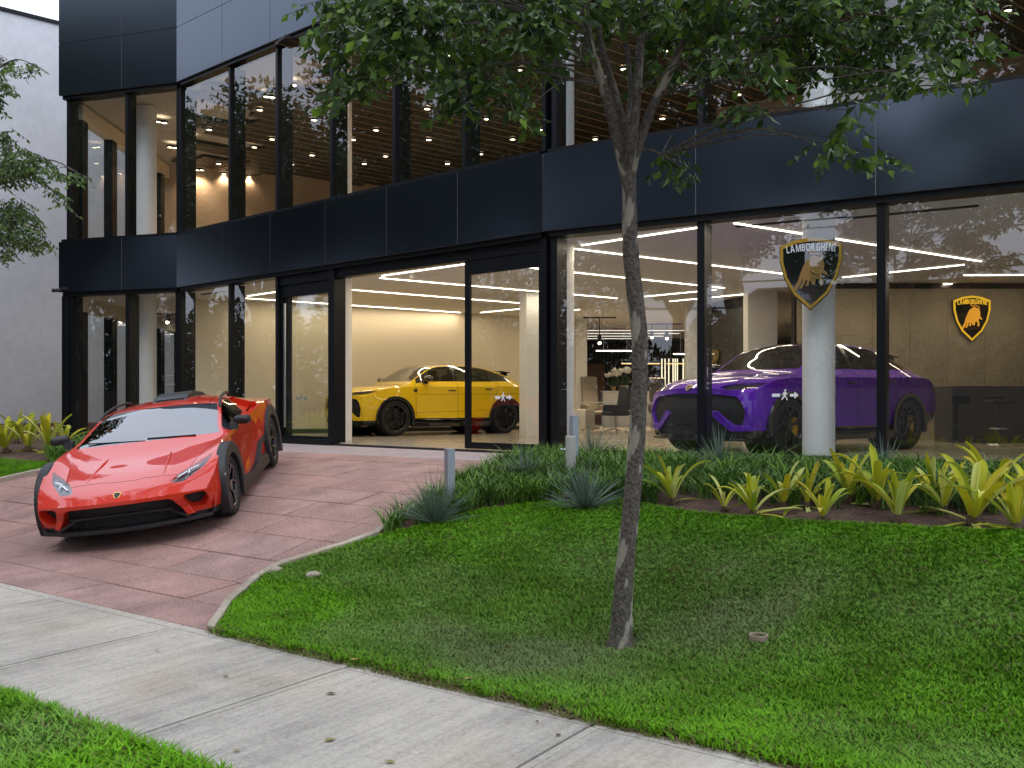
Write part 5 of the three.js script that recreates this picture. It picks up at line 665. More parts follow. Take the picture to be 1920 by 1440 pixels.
{
  const r = rng(81), dry = onGround(1400, 1090), greyUV = toUV(...dry), tUV = toUV(treeX, treeD), greyUV2 = toUV(...onGround(930, 1235)), near = [], far = [], foot = [], clip = [];  // centres of the patches where the blade tint turns grey-green
  const turf = (u, v) => { const n = vnoise(u * 0.9 + 50, v * 0.9 + 50, 4096, 7), n2 = vnoise(u * 3.1 + 9, v * 3.1, 4096, 8), dr = Math.exp(-(((u - greyUV[0]) / 2.1) ** 2 + ((v - greyUV[1]) / 0.9) ** 2)) * 0.65 + Math.exp(-(((u - tUV[0]) / 0.9) ** 2 + ((v - tUV[1]) / 0.7) ** 2)) * 0.55 + Math.exp(-(((u - greyUV2[0]) / 1.0) ** 2 + ((v - greyUV2[1]) / 0.45) ** 2)) * 0.5 + 0.35 * sstep(0.62, 0.85, n), k = 0.75 + 0.5 * n2, w = clamp(dr * (0.6 + 0.8 * n2)); return [mixc([0.132 * k, 0.322 * k, 0.010 * k], [0.160 * k, 0.225 * k, 0.075 * k], w), w]; };
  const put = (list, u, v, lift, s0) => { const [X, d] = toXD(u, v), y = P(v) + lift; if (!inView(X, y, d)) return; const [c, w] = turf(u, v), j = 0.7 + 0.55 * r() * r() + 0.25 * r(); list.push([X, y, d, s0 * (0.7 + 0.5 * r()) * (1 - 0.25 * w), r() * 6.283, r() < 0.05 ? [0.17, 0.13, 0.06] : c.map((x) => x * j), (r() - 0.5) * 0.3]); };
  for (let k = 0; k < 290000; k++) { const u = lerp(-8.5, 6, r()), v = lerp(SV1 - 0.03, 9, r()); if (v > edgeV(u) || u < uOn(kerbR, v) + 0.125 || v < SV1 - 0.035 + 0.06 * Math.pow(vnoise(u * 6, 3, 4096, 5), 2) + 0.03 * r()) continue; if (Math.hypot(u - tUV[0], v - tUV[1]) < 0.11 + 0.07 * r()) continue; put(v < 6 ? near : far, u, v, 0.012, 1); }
  for (let k = 0; k < 26000; k++) { const u = lerp(-9, 1, r()), v = lerp(0.5, SV0 + 0.02, Math.sqrt(r())); put(foot, u, v, -0.02, 1.25); }
  const left = []; for (let k = 0; k < 30000; k++) { const v = lerp(4, 9.2, r()), u = uOn(kerbL, v) - 0.1 - 3.2 * r(); const lim = toUV(...onGround(40, 868))[1]; if (v < lim) put(left, u, v, 0.03, 1); }
  for (let k = 0; k < 5200; k++) { const u = lerp(-7.5, 4, r()), e = vnoise(u * 2.3 + 7, 5, 4096, 6), v = SV1 - 0.05 + (0.05 + 0.16 * e) * r(), [X, d] = toXD(u, v); if (u < uOn(kerbR, v) + 0.02 || !inView(X, 0, d)) continue; const b = r(); clip.push([X, P(v) + (v < SV1 ? 0.001 : 0.016), d, 0.5 + 0.4 * r(), r() * 6.283, b < 0.4 ? [0.26, 0.21, 0.10] : b < 0.7 ? [0.15, 0.12, 0.05] : [0.13, 0.22, 0.03], (r() - 0.5) * 1.2]); }
  scatter('grass_clippings', bladeGeo(5, 0.035, 0.007, 0.03, 5, 1.6), M.grass, clip, 'dry clippings and leaf litter along the pavement edge', 'litter');
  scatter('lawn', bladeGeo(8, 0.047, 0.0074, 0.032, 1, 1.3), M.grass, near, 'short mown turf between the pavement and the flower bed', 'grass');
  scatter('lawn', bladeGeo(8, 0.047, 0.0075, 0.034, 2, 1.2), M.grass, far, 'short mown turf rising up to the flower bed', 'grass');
  scatter('verge_grass', bladeGeo(8, 0.066, 0.0095, 0.03, 3, 1.2), M.grass, foot, 'grass on the roadside verge along the pavement edge', 'grass');
  scatter('lawn', bladeGeo(9, 0.05, 0.006, 0.035, 4, 0.9), M.grass, left, 'patch of mown turf beside the driveway kerb', 'grass');
  const thatch = mat(0.055, 0.075, 0.02, 1, { bumpMap: T.soilB, bumpScale: 0.03 });
  const m1 = bedSheet('lawn_base', (v) => uOn(kerbR, v) + 0.065, (v) => 7, SV1 + 0.001, 7.2, 0.019); m1.material = thatch;
  { // trim the thatch to the lawn: drop what lies beyond the flower-bed edge
    const g = m1.geometry, p = g.attributes.position, keep = [], ix = g.index.array; for (let i = 0; i < ix.length; i += 3) { let ok = true; for (let q = 0; q < 3; q++) { const [u, v] = toUV(p.getX(ix[i + q]), -p.getZ(ix[i + q])); if (v > edgeV(u) + 0.03) ok = false; } if (ok) keep.push(ix[i], ix[i + 1], ix[i + 2]); } g.setIndex(keep); }
}
function plantGroup(name, label, category, X, d, grp, lift = 0.01) { return thing(name, label, category, [X, groundAt(X, d) + lift, -d], 0, grp); }
{ // bromeliads: open rosettes of broad yellow-green straps
  const straps = []; for (let k = 0; k < 6; k++) { const r = rng(300 + k), L = 0.46 + 0.025 * k, w = 0.043 + 0.006 * r(), lean = 0.14 + 0.135 * k, pos = [], idx = [], n = 9; for (let i = 0; i <= n; i++) { const t = i / n, ang = lean * (0.35 + 1.25 * t * t), x = L * t * Math.sin(lean * (0.5 + 0.75 * t)), y = L * t * Math.cos(lean * (0.5 + 0.8 * t * t)), hw = w / 2 * (0.75 + 0.55 * Math.sin(t * 2.6)) * (t > 0.8 ? Math.sqrt(clamp((1 - t) / 0.2)) * 0.92 + 0.08 : 1); pos.push(x, y + 0.22 * hw, -hw, x + 0.012, y - 0.01, 0, x, y + 0.22 * hw, hw); } for (let i = 0; i < n; i++) { const a = i * 3; for (const s of [0, 1]) idx.push(a + s, a + s + 1, a + s + 3, a + s + 3, a + s + 1, a + s + 4); } const g = new THREE.BufferGeometry(); g.setAttribute('position', new THREE.Float32BufferAttribute(pos, 3)); g.setIndex(idx); g.computeVertexNormals(); straps.push(g); }
  const lm = [[0.44, 0.45, 0.010], [0.54, 0.53, 0.014], [0.32, 0.39, 0.014], [0.55, 0.47, 0.012], [0.58, 0.60, 0.14]].map((c) => phys(...c, 1, { transmission: 0.3, thickness: 0, side: THREE.DoubleSide }));
  const spots = [[1262, 948, 1.05, 14], [1358, 962, 0.75, 8], [1412, 972, 1.0, 15], [1468, 955, 0.95, 9], [1512, 955, 0.9, 12], [1543, 980, 0.85, 11], [1590, 945, 1.15, 11], [1645, 955, 1.15, 14], [1682, 984, 1.15, 15], [1752, 945, 0.95, 12], [1770, 965, 1.0, 12], [1822, 988, 1.25, 17], [1868, 950, 1.15, 13], [1905, 1000, 1.15, 14], [1930, 960, 1.1, 12], [12, 853, 1.15, 14], [52, 850, 1.15, 14], [92, 850, 1.15, 15], [30, 835, 1.05, 12], [118, 846, 0.9, 10]];
  const lab = ['small sparse', 'compact', 'broad', 'tall', 'wide spreading'];
  spots.forEach(([px, py, s, n], i) => { const r = rng(400 + i), [X, d] = onGround(px, py), left = px < 500, t = plantGroup('bromeliad', left ? 'yellow green bromeliad in the bed before the white wall' : ['upright bromeliad at the end of the row beside the young tree', 'small sparse bromeliad next to the row end beside the young tree', 'low spreading bromeliad rooted at the lawn edge beside the sparse one', 0, 0, 'short bromeliad at the lawn edge below the round column'][i] || 'yellow green bromeliad planted in bare soil above the lawn', 'plant', X, d, left ? 'bromeliads before the white wall' : 'bromeliads along the flower bed', left ? 0.03 : 0.01); t.scale.setScalar(s * (left ? 1.2 : 0.84)); t.rotation.set((r() - 0.5) * 0.25, r() * 6.28, (r() - 0.5) * 0.25);
    for (let k = 0; k < n; k++) { const a = k * 2.4 + r() * 0.5, lf = mesh('leaf', straps[clamp(Math.floor(k / n * 4.4 + r() * 2), 0, 5)], lm[Math.floor(r() * 5)], t); const broken = r() < 0.10; lf.rotation.set((r() - 0.5) * 0.4, a, broken ? -1.1 - 0.4 * r() : (r() - 0.5) * 0.3, 'YXZ'); lf.scale.set(0.65 + 0.55 * r(), 0.65 + 0.55 * r(), 0.8 + 0.4 * r()); lf.position.y = 0.03; }
    mesh('base', merge([new THREE.CylinderGeometry(0.035, 0.05, 0.10, 10).translate(0, 0.03, 0), ...Array.from({ length: 7 }, (_, k) => at(new THREE.ConeGeometry(0.02, 0.12, 5), 0.05 * Math.cos(k), 0.02, 0.05 * Math.sin(k), 0.5 * Math.sin(k), 0, -0.9 * Math.cos(k)))]), mat(0.10, 0.065, 0.04, 1), t); });
}
{ // grey-green spiky rosettes
  const spots = [[815, 985, 0.50, 170, 'spiky grey green rosette at the tip of the bed beside the driveway post'], [1098, 958, 0.50, 170, 'spiky grey green rosette at the lawn edge under the young tree'], [985, 912, 0.46, 130, 'spiky grey green rosette at the bed edge facing the glass door'], [1112, 868, 0.50, 90, 'spiky grey green rosette before the white corner column'], [1350, 890, 0.52, 90, 'spiky blue green rosette in front of the purple car'], [1655, 895, 0.42, 80, 'blue green tuft behind the bromeliads before the glass'], [36, 815, 0.50, 80, 'spiky grey rosette behind the bromeliads at the white wall']];
  const sm = [[0.105, 0.155, 0.115], [0.15, 0.20, 0.155], [0.08, 0.125, 0.08]].map((c) => mat(...c, 0.6, { side: THREE.DoubleSide }));
  spots.forEach(([px, py, h, n, label], i) => { const r = rng(500 + i), [X, d] = onGround(px, py), t = plantGroup('spiky_plant', label, 'plant', X, d, 'spiky rosettes'); const buckets = [[], [], []]; for (let k = 0; k < n; k++) { const a = r() * 6.283, e = 0.05 + 1.25 * Math.pow(r(), 0.85), L = h * 1.08 * (0.6 + 0.5 * r()), b = V(Math.cos(a) * Math.sin(e), Math.cos(e), Math.sin(a) * Math.sin(e)); const p = b.clone().multiplyScalar(L); p.y -= 0.10 * Math.sin(e) * r(); p.x += 0.06 * (r() - 0.5); p.z += 0.06 * (r() - 0.5); buckets[k % 3].push(rod(V(b.x * 0.02, 0.01, b.z * 0.02), p.clone().multiplyScalar(0.55).add(V(0, 0.01, 0)), 0.0042, 4, 0.0036), rod(p.clone().multiplyScalar(0.55).add(V(0, 0.01, 0)), p, 0.0036, 4, 0.0008)); } buckets.forEach((b, k) => mesh('leaves', merge(b), sm[k], t)); });
}
{ // clumping border grass
  const r = rng(601), pts = []; const add = (u, v, s) => { const [X, d] = toXD(u, v), y = P(v) + 0.012; if (!inView(X, y, d, 120)) return; const k = 0.7 + 0.6 * r(), b = r(); pts.push([X, y, d, s * (0.7 + 0.6 * r()), r() * 6.283, mixc([0.105 * k, 0.215 * k, 0.022 * k], [0.15 * k, 0.215 * k, 0.095 * k], b * b), (r() - 0.5) * 0.3]); };
  for (let k = 0; k < 9500; k++) { const u = lerp(-7, 7, r()), v = lerp(5.0, 10.0, r()), e = edgeV(u); if (v < e + 0.02 || u < uOn(kerbR, v) + 0.12) continue; const [X, d] = toXD(u, v), px = 960 + FOC * X / d, lim = px < 1230 ? e + 0.05 : e + lerp(0.45, 0.85, r()); if (v < lim) continue; add(u, v, px < 1230 ? 1.0 : 0.95); }
  for (let k = 0; k < 900; k++) { const v = lerp(7.2, 10.6, r()), u = uOn(kerbL, v) - 0.12 - 2.6 * r(), [X, d] = toXD(u, v), px = 960 + FOC * X / d; if (px < 95 && v < 10) continue; add(u, v, 1.0); }
  scatter('border_grass', bladeGeo(22, 0.26, 0.009, 0.05, 6, 1.1, 4), M.grass, pts, 'clumps of arching dark green border grass', 'grass');
}
// ---------------------------------------------------------------- posts, signs, furniture
{ const [X, d] = onGround(843, 958), p = thing('square_post', 'slim grey metal square post behind the spiky rosette at the driveway edge', 'post', [X, groundAt(X, d), -d], 0.5, 'grey square posts'); const h = hAt(843, d) - groundAt(X, d); mesh('shaft', new RoundedBoxGeometry(0.085, h, 0.085, 2, 0.006).translate(0, h / 2, 0), M.galv, p); mesh('cap', new RoundedBoxGeometry(0.09, 0.012, 0.09, 2, 0.004).translate(0, h + 0.002, 0), M.galv, p);
  const [X2, d2] = onGround(1076, 884), g2 = groundAt(X2, d2); const q = copyOf(p, [X2, g2, -d2], 0.5, 'slim grey metal square post behind the round bollard'); q.scale.y = (hAt(780, d2) - g2) / h; }
{ const [X, d] = onGround(1070, 905), y = groundAt(X, d), h = hAt(819, d) - y, b = thing('round_bollard', 'pale round pipe bollard with a bolt, in the border grass', 'bollard', [X, y, -d]); mesh('pipe', merge([new THREE.CylinderGeometry(0.058, 0.058, h, 28).translate(0, h / 2, 0), new THREE.CylinderGeometry(0.054, 0.058, 0.008, 28).translate(0, h + 0.004, 0)]), mat(0.42, 0.41, 0.37, 0.7), b); mesh('bolt', merge([rod(V(-0.11, h * 0.72, 0), V(0.07, h * 0.72, 0), 0.008, 8), at(new THREE.CylinderGeometry(0.018, 0.018, 0.014, 6).rotateZ(Math.PI / 2), -0.105, h * 0.72, 0), at(new THREE.CylinderGeometry(0.016, 0.016, 0.012, 6).rotateZ(Math.PI / 2), -0.066, h * 0.72, 0)]), M.steel, b); }
{ const [X, d] = onGround(1422, 1206), t = thing('ground_ring', 'short round pipe end sunk in the grey green turf', 'pipe', [X, groundAt(X, d) + 0.01, -d]); mesh('collar', new THREE.LatheGeometry([[0.045, 0.0], [0.045, 0.038], [0.050, 0.045], [0.058, 0.045], [0.060, 0.04], [0.060, -0.03]].map((p) => new THREE.Vector2(...p)), 30), mat(0.26, 0.20, 0.14, 0.9), t); mesh('inside', new THREE.CircleGeometry(0.046, 24).rotateX(-Math.PI / 2).translate(0, 0.005, 0), M.matte, t); }
{ // stones and fallen leaves
  const r = rng(700); for (const [px, py, s, l] of [[515, 1075, 0.085, 'flat pale stone at the kerb bend of the lawn'], [590, 1084, 0.07, 'small pale stone sunk in the lawn near the kerb'], [1055, 935, 0.12, 'flat light stone between the rosettes']]) { const [X, d] = onGround(px, py), g = new THREE.IcosahedronGeometry(s, 2), p = g.attributes.position; for (let i = 0; i < p.count; i++) { const k = 0.8 + 0.4 * vnoise(p.getX(i) / s * 2 + 9, p.getY(i) / s * 2 + p.getZ(i) / s * 3 + 9, 64, 3); p.setXYZ(i, p.getX(i) * k, p.getY(i) * k * 0.4, p.getZ(i) * k * 0.8); } g.computeVertexNormals(); const m = tag(mesh('stone', g, M.kerb), l, 'stone'); m.position.set(X, groundAt(X, d) + 0.03, -d); }
  const lg = leafGeo(0.06, 0.034, 0.10), lf = [[0.20, 0.10, 0.04], [0.30, 0.22, 0.06], [0.11, 0.07, 0.04], [0.22, 0.20, 0.05]].map((c) => mat(...c, 0.8, { side: THREE.DoubleSide }));
  for (const [px, py] of [[428, 1267], [435, 1410], [607, 1392], [1005, 1352], [1133, 1335], [720, 1430], [610, 1302], [290, 1222], [655, 1253], [1050, 1377], [870, 1290], [545, 1155], [790, 1150], [1495, 1357]]) { const [X, d] = onGround(px, py), grass = px > 520 && py < 1300 || py === 1357, m = tag(mesh('fallen_leaf', lg, lf[Math.floor(r() * 4)]), 'small dry brown leaf fallen on the ground', 'leaf', 'fallen leaves'); m.position.set(X, groundAt(X, d) + (grass ? 0.05 : 0.006), -d); m.rotation.set(-Math.PI / 2 + (r() - 0.5) * 0.12, 0, r() * 6.28); m.scale.setScalar(0.5 + 0.7 * r()); }
}
// crest signs
const font = await new FontLoader().loadAsync('fonts/droid/droid_sans_bold.typeface.json');
const bullPx = [[780, 465], [840, 490], [890, 510], [910, 580], [905, 655], [950, 708], [940, 730], [885, 695], [872, 740], [892, 795], [890, 860], [858, 864], [860, 800], [838, 762], [806, 775], [792, 842], [755, 840], [738, 772], [726, 805], [715, 857], [680, 856], [702, 800], [694, 765], [664, 820], [637, 892], [604, 886], [642, 812], [652, 745], [612, 830], [566, 922], [530, 906], [590, 790], [615, 700], [650, 610], [690, 530]];
const bz2 = ([x, y]) => [(x - 745) / 820, (690 - y) / 820];
function letters(str, w, size, depth) { const gs = []; let x = 0; const adv = []; for (const ch of str) { const g = new TextGeometry(ch, { font, size, depth, curveSegments: 6, bevelEnabled: false }); g.computeBoundingBox(); const b = g.boundingBox; adv.push([g, x, b.max.x - b.min.x]); x += b.max.x - b.min.x + size * 0.16; } const k = w / x; for (const [g, ox, gw] of adv) { g.scale(k, 1.0, 1); const cx = (ox + gw / 2) * k - w / 2, c0 = (g.boundingBox.min.x + g.boundingBox.max.x) / 2 * k; g.translate(-c0, 0, 0); g.rotateZ(-cx * 0.50); g.translate(cx, -cx * cx * 0.28, 0); gs.push(g); } return merge(gs); }
function crest(label, w, pos, turn, letterM, bullM, rimM, depth, lit) {
  const t = thing('crest_sign', label, 'sign', pos, turn), outer = shieldPts(w), curve = (p) => { const c = new THREE.CatmullRomCurve3([], true); return p; };
  mesh('shield_body', extrude(outer, depth, 0.004).translate(0, 0, -depth), M.black, t);
  const ringS = new THREE.Shape(shieldPts(w * 0.985).map((p) => new THREE.Vector2(...p))); ringS.holes.push(new THREE.Path(shieldPts(w * 0.89).map((p) => new THREE.Vector2(...p)))); mesh('border', new THREE.ExtrudeGeometry(ringS, { depth: 0.012, bevelEnabled: true, bevelSize: 0.002, bevelThickness: 0.003, bevelSegments: 2 }).translate(0, 0, 0.005), rimM, t);
  mesh('field', extrude(shieldPts(w * 0.885), 0.004, 0).translate(0, 0, 0.006), M.gloss, t);
  mesh('lettering', letters('LAMBORGHINI', w * 0.79, w * 0.125, 0.012).translate(0, w * 0.372, 0.0105), letterM, t);
  const bull = mesh('bull_relief', extrude(bullPx.map(bz2).map(([x, y]) => [x * w * 1.06, y * w * 1.06]), 0.010, 0.0016).translate(0, 0, 0.012), bullM, t);
  mesh('bull_tail', tube([[850, 510], [893, 482], [885, 445], [830, 430], [760, 432], [710, 412], [745, 385], [830, 392]].map((p) => { const [x, y] = bz2(p); return V(x * w, y * w, 0.016); }), 0.011 * w, 30, 8), bullM, bull);
  mesh('bull_horns', tube([[745, 655], [790, 690], [850, 712]].map((p) => { const [x, y] = bz2(p); return V(x * w, y * w, 0.03); }), 0.012 * w, 12, 8), bullM, bull);
  return t;
}
M.goldm = mat(0.55, 0.33, 0.05, 0.35, { metalness: 0.7 }); M.chrome = mat(0.80, 0.82, 0.85, 0.3, { metalness: 0.4 }); M.brass = mat(0.32, 0.19, 0.06, 0.4, { metalness: 0.6 });
M.litgold = new THREE.MeshStandardMaterial({ color: rgb(0.8, 0.5, 0.03), emissive: rgb(0.9, 0.52, 0.02), emissiveIntensity: 0.55, roughness: 0.5 }); M.litbull = new THREE.MeshStandardMaterial({ color: rgb(0.8, 0.42, 0.04), emissive: rgb(0.9, 0.36, 0.02), emissiveIntensity: 0.45, roughness: 0.5 });
{ const d = 11.12; crest('large black and gold crest with chrome letters mounted on the round column', 0.73, [ray(1520, d), hAt(512, d), -d], FC.turn * 0.55, M.chrome, M.brass, M.goldm, 0.07); mesh('bracket', box(0.12, 0.2, 0.26).translate(0, 0, -0.2), M.matte, scene.children[scene.children.length - 1]); }
crest('glowing yellow and black crest on the stone clad wall', 0.74, [ray(1822, 17.84), hAt(596, 17.84), -17.84], 0, M.litgold, M.litbull, M.litgold, 0.04);
{ const [X, D] = fpt(bz, bz.L * 0.30, 0.02), s = hAt(672, D); crest('small dull gold crest on the bronze panels', 0.34, [X, s, -D], bz.turn, M.brass, M.brass, M.brass, 0.012); }
// exit pictograms stuck to the glass
function exitMark(f, px, py, label, m) { const s = sAt(f, px), [X, D] = fpt(f, s, 0.004), t = thing('exit_sticker', label, 'sticker', [X, hAt(py, D), -D], f.turn, 'walking man and arrow stickers on the glass'), e = (p) => extrude(p, 0.001, 0); mesh('bar', e([[-0.16, -0.02], [-0.06, -0.02], [-0.06, 0.02], [-0.16, 0.02]]), m, t); mesh('arrow', e([[0.06, -0.018], [0.115, -0.018], [0.115, -0.045], [0.165, 0], [0.115, 0.045], [0.115, 0.018], [0.06, 0.018]]), m, t);
  mesh('walking_figure', merge([new THREE.CylinderGeometry(0.012, 0.012, 0.001, 16).rotateX(Math.PI / 2).translate(0.004, 0.062, 0.0006), e([[-0.014, 0.044], [0.012, 0.046], [0.022, 0.02], [0.036, 0.008], [0.03, 0.002], [0.012, 0.014], [0.008, -0.012], [0.026, -0.03], [0.032, -0.062], [0.02, -0.062], [0.012, -0.034], [-0.006, -0.02], [-0.018, -0.038], [-0.034, -0.06], [-0.044, -0.052], [-0.03, -0.03], [-0.018, -0.004], [-0.016, 0.024], [-0.028, 0.006], [-0.038, 0.0], [-0.04, 0.01], [-0.028, 0.022]])]), m, t); return t; }
exitMark(FC, 1472, 741, 'white walking man and arrow sticker on the pane before the purple car', M.white); exitMark(FB, 944, 745, 'white walking man and arrow sticker on the sliding glass door', M.white); exitMark(FB, 566, 747, 'pale walking man and arrow sticker on the parked door leaf', M.galv);
{ const d = 19.78, t = thing('security_camera', 'small black security camera under the corner of the facade band', 'camera', [ray(120, d), hAt(543, d), -d]); mesh('mount', merge([at(box(0.14, 0.06, 0.1), 0.04, 0.02, 0), rod(V(0, 0, 0), V(-0.1, -0.02, 0.06), 0.018)]), M.black, t); mesh('camera_body', rod(V(-0.06, -0.02, 0.02), V(-0.22, -0.03, 0.10), 0.04, 14), M.matte, t); }
{ const [X, d] = onPlane(774, 514, Y.ceil), t = thing('dome_camera', 'white dome camera on the showroom ceiling above the yellow car', 'camera', [X, Y.ceil, -d]); mesh('collar', new THREE.CylinderGeometry(0.075, 0.075, 0.03, 24).translate(0, -0.015, 0), M.white, t); mesh('dome', new THREE.SphereGeometry(0.062, 24, 12, 0, Math.PI * 2, Math.PI / 2, Math.PI / 2).translate(0, -0.03, 0), M.white, t); }
// ---- back office seen past the corner column
const darkWood = mat(0.030, 0.022, 0.017, 0.6);
{ const z = 33.2, t = thing('slat_wall', 'tall dark vertical slat partition behind the reception counter', 'partition', [0, FLOOR, -z]); mesh('backing', at(box(8.4, 3.0, 0.06), 5.6, 1.5, -0.08), M.matte, t); const g = box(0.055, 3.0, 0.09); for (let i = 0; i < 62; i++) { const s = mesh('slat', g, darkWood, t); s.position.set(1.5 + i * 0.135, 1.5, 0); } }
{ const t = thing('reception_counter', 'long white reception counter in front of the dark slats', 'counter', [ray(1215, 28.5), FLOOR, -28.5]); mesh('front', new RoundedBoxGeometry(2.9, 1.06, 0.5, 2, 0.01).translate(0, 0.53, 0), M.white, t); mesh('top', new RoundedBoxGeometry(2.96, 0.04, 0.58, 2, 0.008).translate(0, 1.083, 0), M.white, t); }
for (const [px, s, l] of [[1150, 0.9, 'smaller white orchid on the reception counter'], [1168, 1.15, 'larger white orchid beside the trunk on the reception counter']]) { const d = 28.5, r = rng(px), t = thing('orchid', l, 'plant', [ray(px, d), FLOOR + 1.105, -d]); t.scale.setScalar(s); mesh('pot', new THREE.CylinderGeometry(0.10, 0.07, 0.16, 18).translate(0, 0.08, 0), mat(0.35, 0.25, 0.1, 0.5), t); const L = [], F = [], S = []; for (let k = 0; k < 26; k++) { const a = r() * 6.28; L.push(at(leafGeo(0.32, 0.09).clone(), 0, 0.16, 0, 0.5 + 0.8 * r(), a, 0)); } for (let k = 0; k < 5; k++) { const a = k * 1.3, e = V(0.22 * Math.cos(a), 0.55 + 0.1 * r(), 0.22 * Math.sin(a)); S.push(tube([V(0, 0.15, 0), V(e.x * 0.3, 0.5, e.z * 0.3), e], 0.006, 10, 5)); for (let q = 0; q < 9; q++) F.push(ell(0.045, 0.035, 0.02, e.x + (r() - 0.5) * 0.22, e.y - 0.12 * r() + 0.05, e.z + (r() - 0.5) * 0.2)); } mesh('foliage', merge(L), leafMat(0.04, 0.09, 0.02), t); mesh('stem', merge(S), leafMat(0.06, 0.1, 0.03), t); mesh('flowers', merge(F), mat(0.75, 0.70, 0.58, 0.7), t); }
function meetTable(px, d, w, label) { const t = thing('meeting_table', label, 'table', [ray(px, d), FLOOR, -d], 0.1, 'thin framed meeting tables'); mesh('table_top', new RoundedBoxGeometry(w, 0.025, 0.85, 2, 0.008).translate(0, 0.735, 0), M.white, t); for (const x of [-1, 1]) for (const z of [-1, 1]) mesh('leg', rod(V(x * (w / 2 - 0.03), 0, z * 0.39), V(x * (w / 2 - 0.03), 0.72, z * 0.39), 0.014, 10), M.steel, t); return t; }
meetTable(1097, 23.0, 1.55, 'thin framed white meeting table beside the white corner column'); meetTable(1262, 24.0, 1.4, 'thin framed white meeting table before the purple car nose');
function chair(px, d, turn, label, m, high) { const t = thing('office_chair', label, 'chair', [ray(px, d), FLOOR, -d], turn, 'swivel chairs around the meeting tables'); const b = new RoundedBoxGeometry(0.5, high ? 0.95 : 0.6, 0.09, 3, 0.04); mesh('backrest', at(b, 0, high ? 1.0 : 0.83, -0.24, -0.14), m, t); mesh('seat', new RoundedBoxGeometry(0.52, 0.10, 0.52, 3, 0.045).translate(0, 0.46, 0), m, t); for (const s of [-1, 1]) mesh('armrest', at(new RoundedBoxGeometry(0.06, 0.2, 0.42, 3, 0.03), s * 0.27, 0.58, -0.02), m, t); mesh('column', rod(V(0, 0.08, 0), V(0, 0.42, 0), 0.025, 12), M.steel, t); for (let k = 0; k < 5; k++) { const a = k * 1.2566; mesh('foot', merge([rod(V(0, 0.09, 0), V(0.28 * Math.cos(a), 0.05, 0.28 * Math.sin(a)), 0.014, 8), ell(0.022, 0.022, 0.022, 0.28 * Math.cos(a), 0.024, 0.28 * Math.sin(a))]), M.steel, t); } return t; }
chair(1153, 22.2, -1.2, 'black swivel chair turned sideways at the meeting table', M.matte, false); chair(1186, 23.6, -0.4, 'black swivel chair half hidden by the tree trunk', M.matte, false); chair(1113, 25.2, 0.4, 'tall backed taupe swivel chair behind the meeting table', mat(0.20, 0.18, 0.15, 0.8), true); chair(1238, 26.4, 0.2, 'tall backed grey swivel chair behind the purple car nose', mat(0.12, 0.11, 0.11, 0.8), true);
{ const d = 24.2, t = thing('side_cabinet', 'low white and grey cabinet by the white pier', 'cabinet', [ray(1096, d), FLOOR, -d]); mesh('carcass', new RoundedBoxGeometry(0.36, 0.52, 0.45, 2, 0.006).translate(-0.17, 0.30, 0), M.white, t); mesh('drawer_block', new RoundedBoxGeometry(0.24, 0.52, 0.45, 2, 0.006).translate(0.135, 0.30, 0), mat(0.33, 0.32, 0.3, 0.6), t); for (const x of [-0.3, -0.05, 0.2]) mesh('castor', new THREE.SphereGeometry(0.022, 10, 8).translate(x, 0.022, 0.15), M.black, t); }
{ const d = 32.9, t = thing('wooden_door', 'brown wooden door in the dark slat partition', 'door', [ray(1117, d), FLOOR, -d]); mesh('leaf', box(0.62, 2.15, 0.05).translate(0, 1.075, 0.06), mat(0.11, 0.055, 0.035, 0.6), t); mesh('handle', rod(V(0.22, 1.0, 0.1), V(0.22, 1.14, 0.1), 0.012), M.steel, t); }
function pendant(px0, px1, py, d, label, m, col) { const y = hAt(py, d), x0 = ray(px0, d), x1 = ray(px1, d), w = x1 - x0, t = thing('pendant_lamp', label, 'lamp', [(x0 + x1) / 2, y, -d], 0, 'slim pendant lamps over the tables'); mesh('bar', new RoundedBoxGeometry(w, 0.03, 0.16, 2, 0.01).translate(0, 0.02, 0), M.white, t); mesh('lamp_diffuser', box(w - 0.03, 0.012, 0.13).translate(0, -0.002, 0), m, t); mesh('cord', merge([rod(V(-w * 0.3, 0.03, 0), V(-w * 0.3, Y.ceil - y, 0), 0.006, 6), rod(V(w * 0.3, 0.03, 0), V(w * 0.3, Y.ceil - y, 0), 0.006, 6)]), M.steel, t); const l = new THREE.RectAreaLight(col, 22, w, 0.13); l.rotation.x = -Math.PI / 2; l.position.y = -0.015; t.add(l); }
pendant(1117, 1190, 658, 23.5, 'white bar pendant over the meeting table by the corner column', M.led, 0xffe6bd); pendant(1262, 1330, 664, 24.2, 'white bar pendant over the meeting table by the purple car', M.led, 0xffe6bd);
M.amber = glow(1.0, 0.62, 0.22, 3);
pendant(1165, 1238, 682, 30.5, 'amber disc pendant hanging before the dark slats by the trunk', M.amber, 0xffb060); pendant(1250, 1286, 682, 30.5, 'amber disc pendant hanging before the dark slats by the white pier', M.amber, 0xffb060);
for (let k = 0; k < 4; k++) strip([1.5 + k * 0.15, 26.5 + k * 1.1], [5.4 - k * 0.3, 26.5 + k * 1.1], Y.ceil - 0.25, M.ledcool, 'white linear lamp hung in a row above the reception', 'linear lamps above the reception', 0.05, 14, 0xfff0dc);
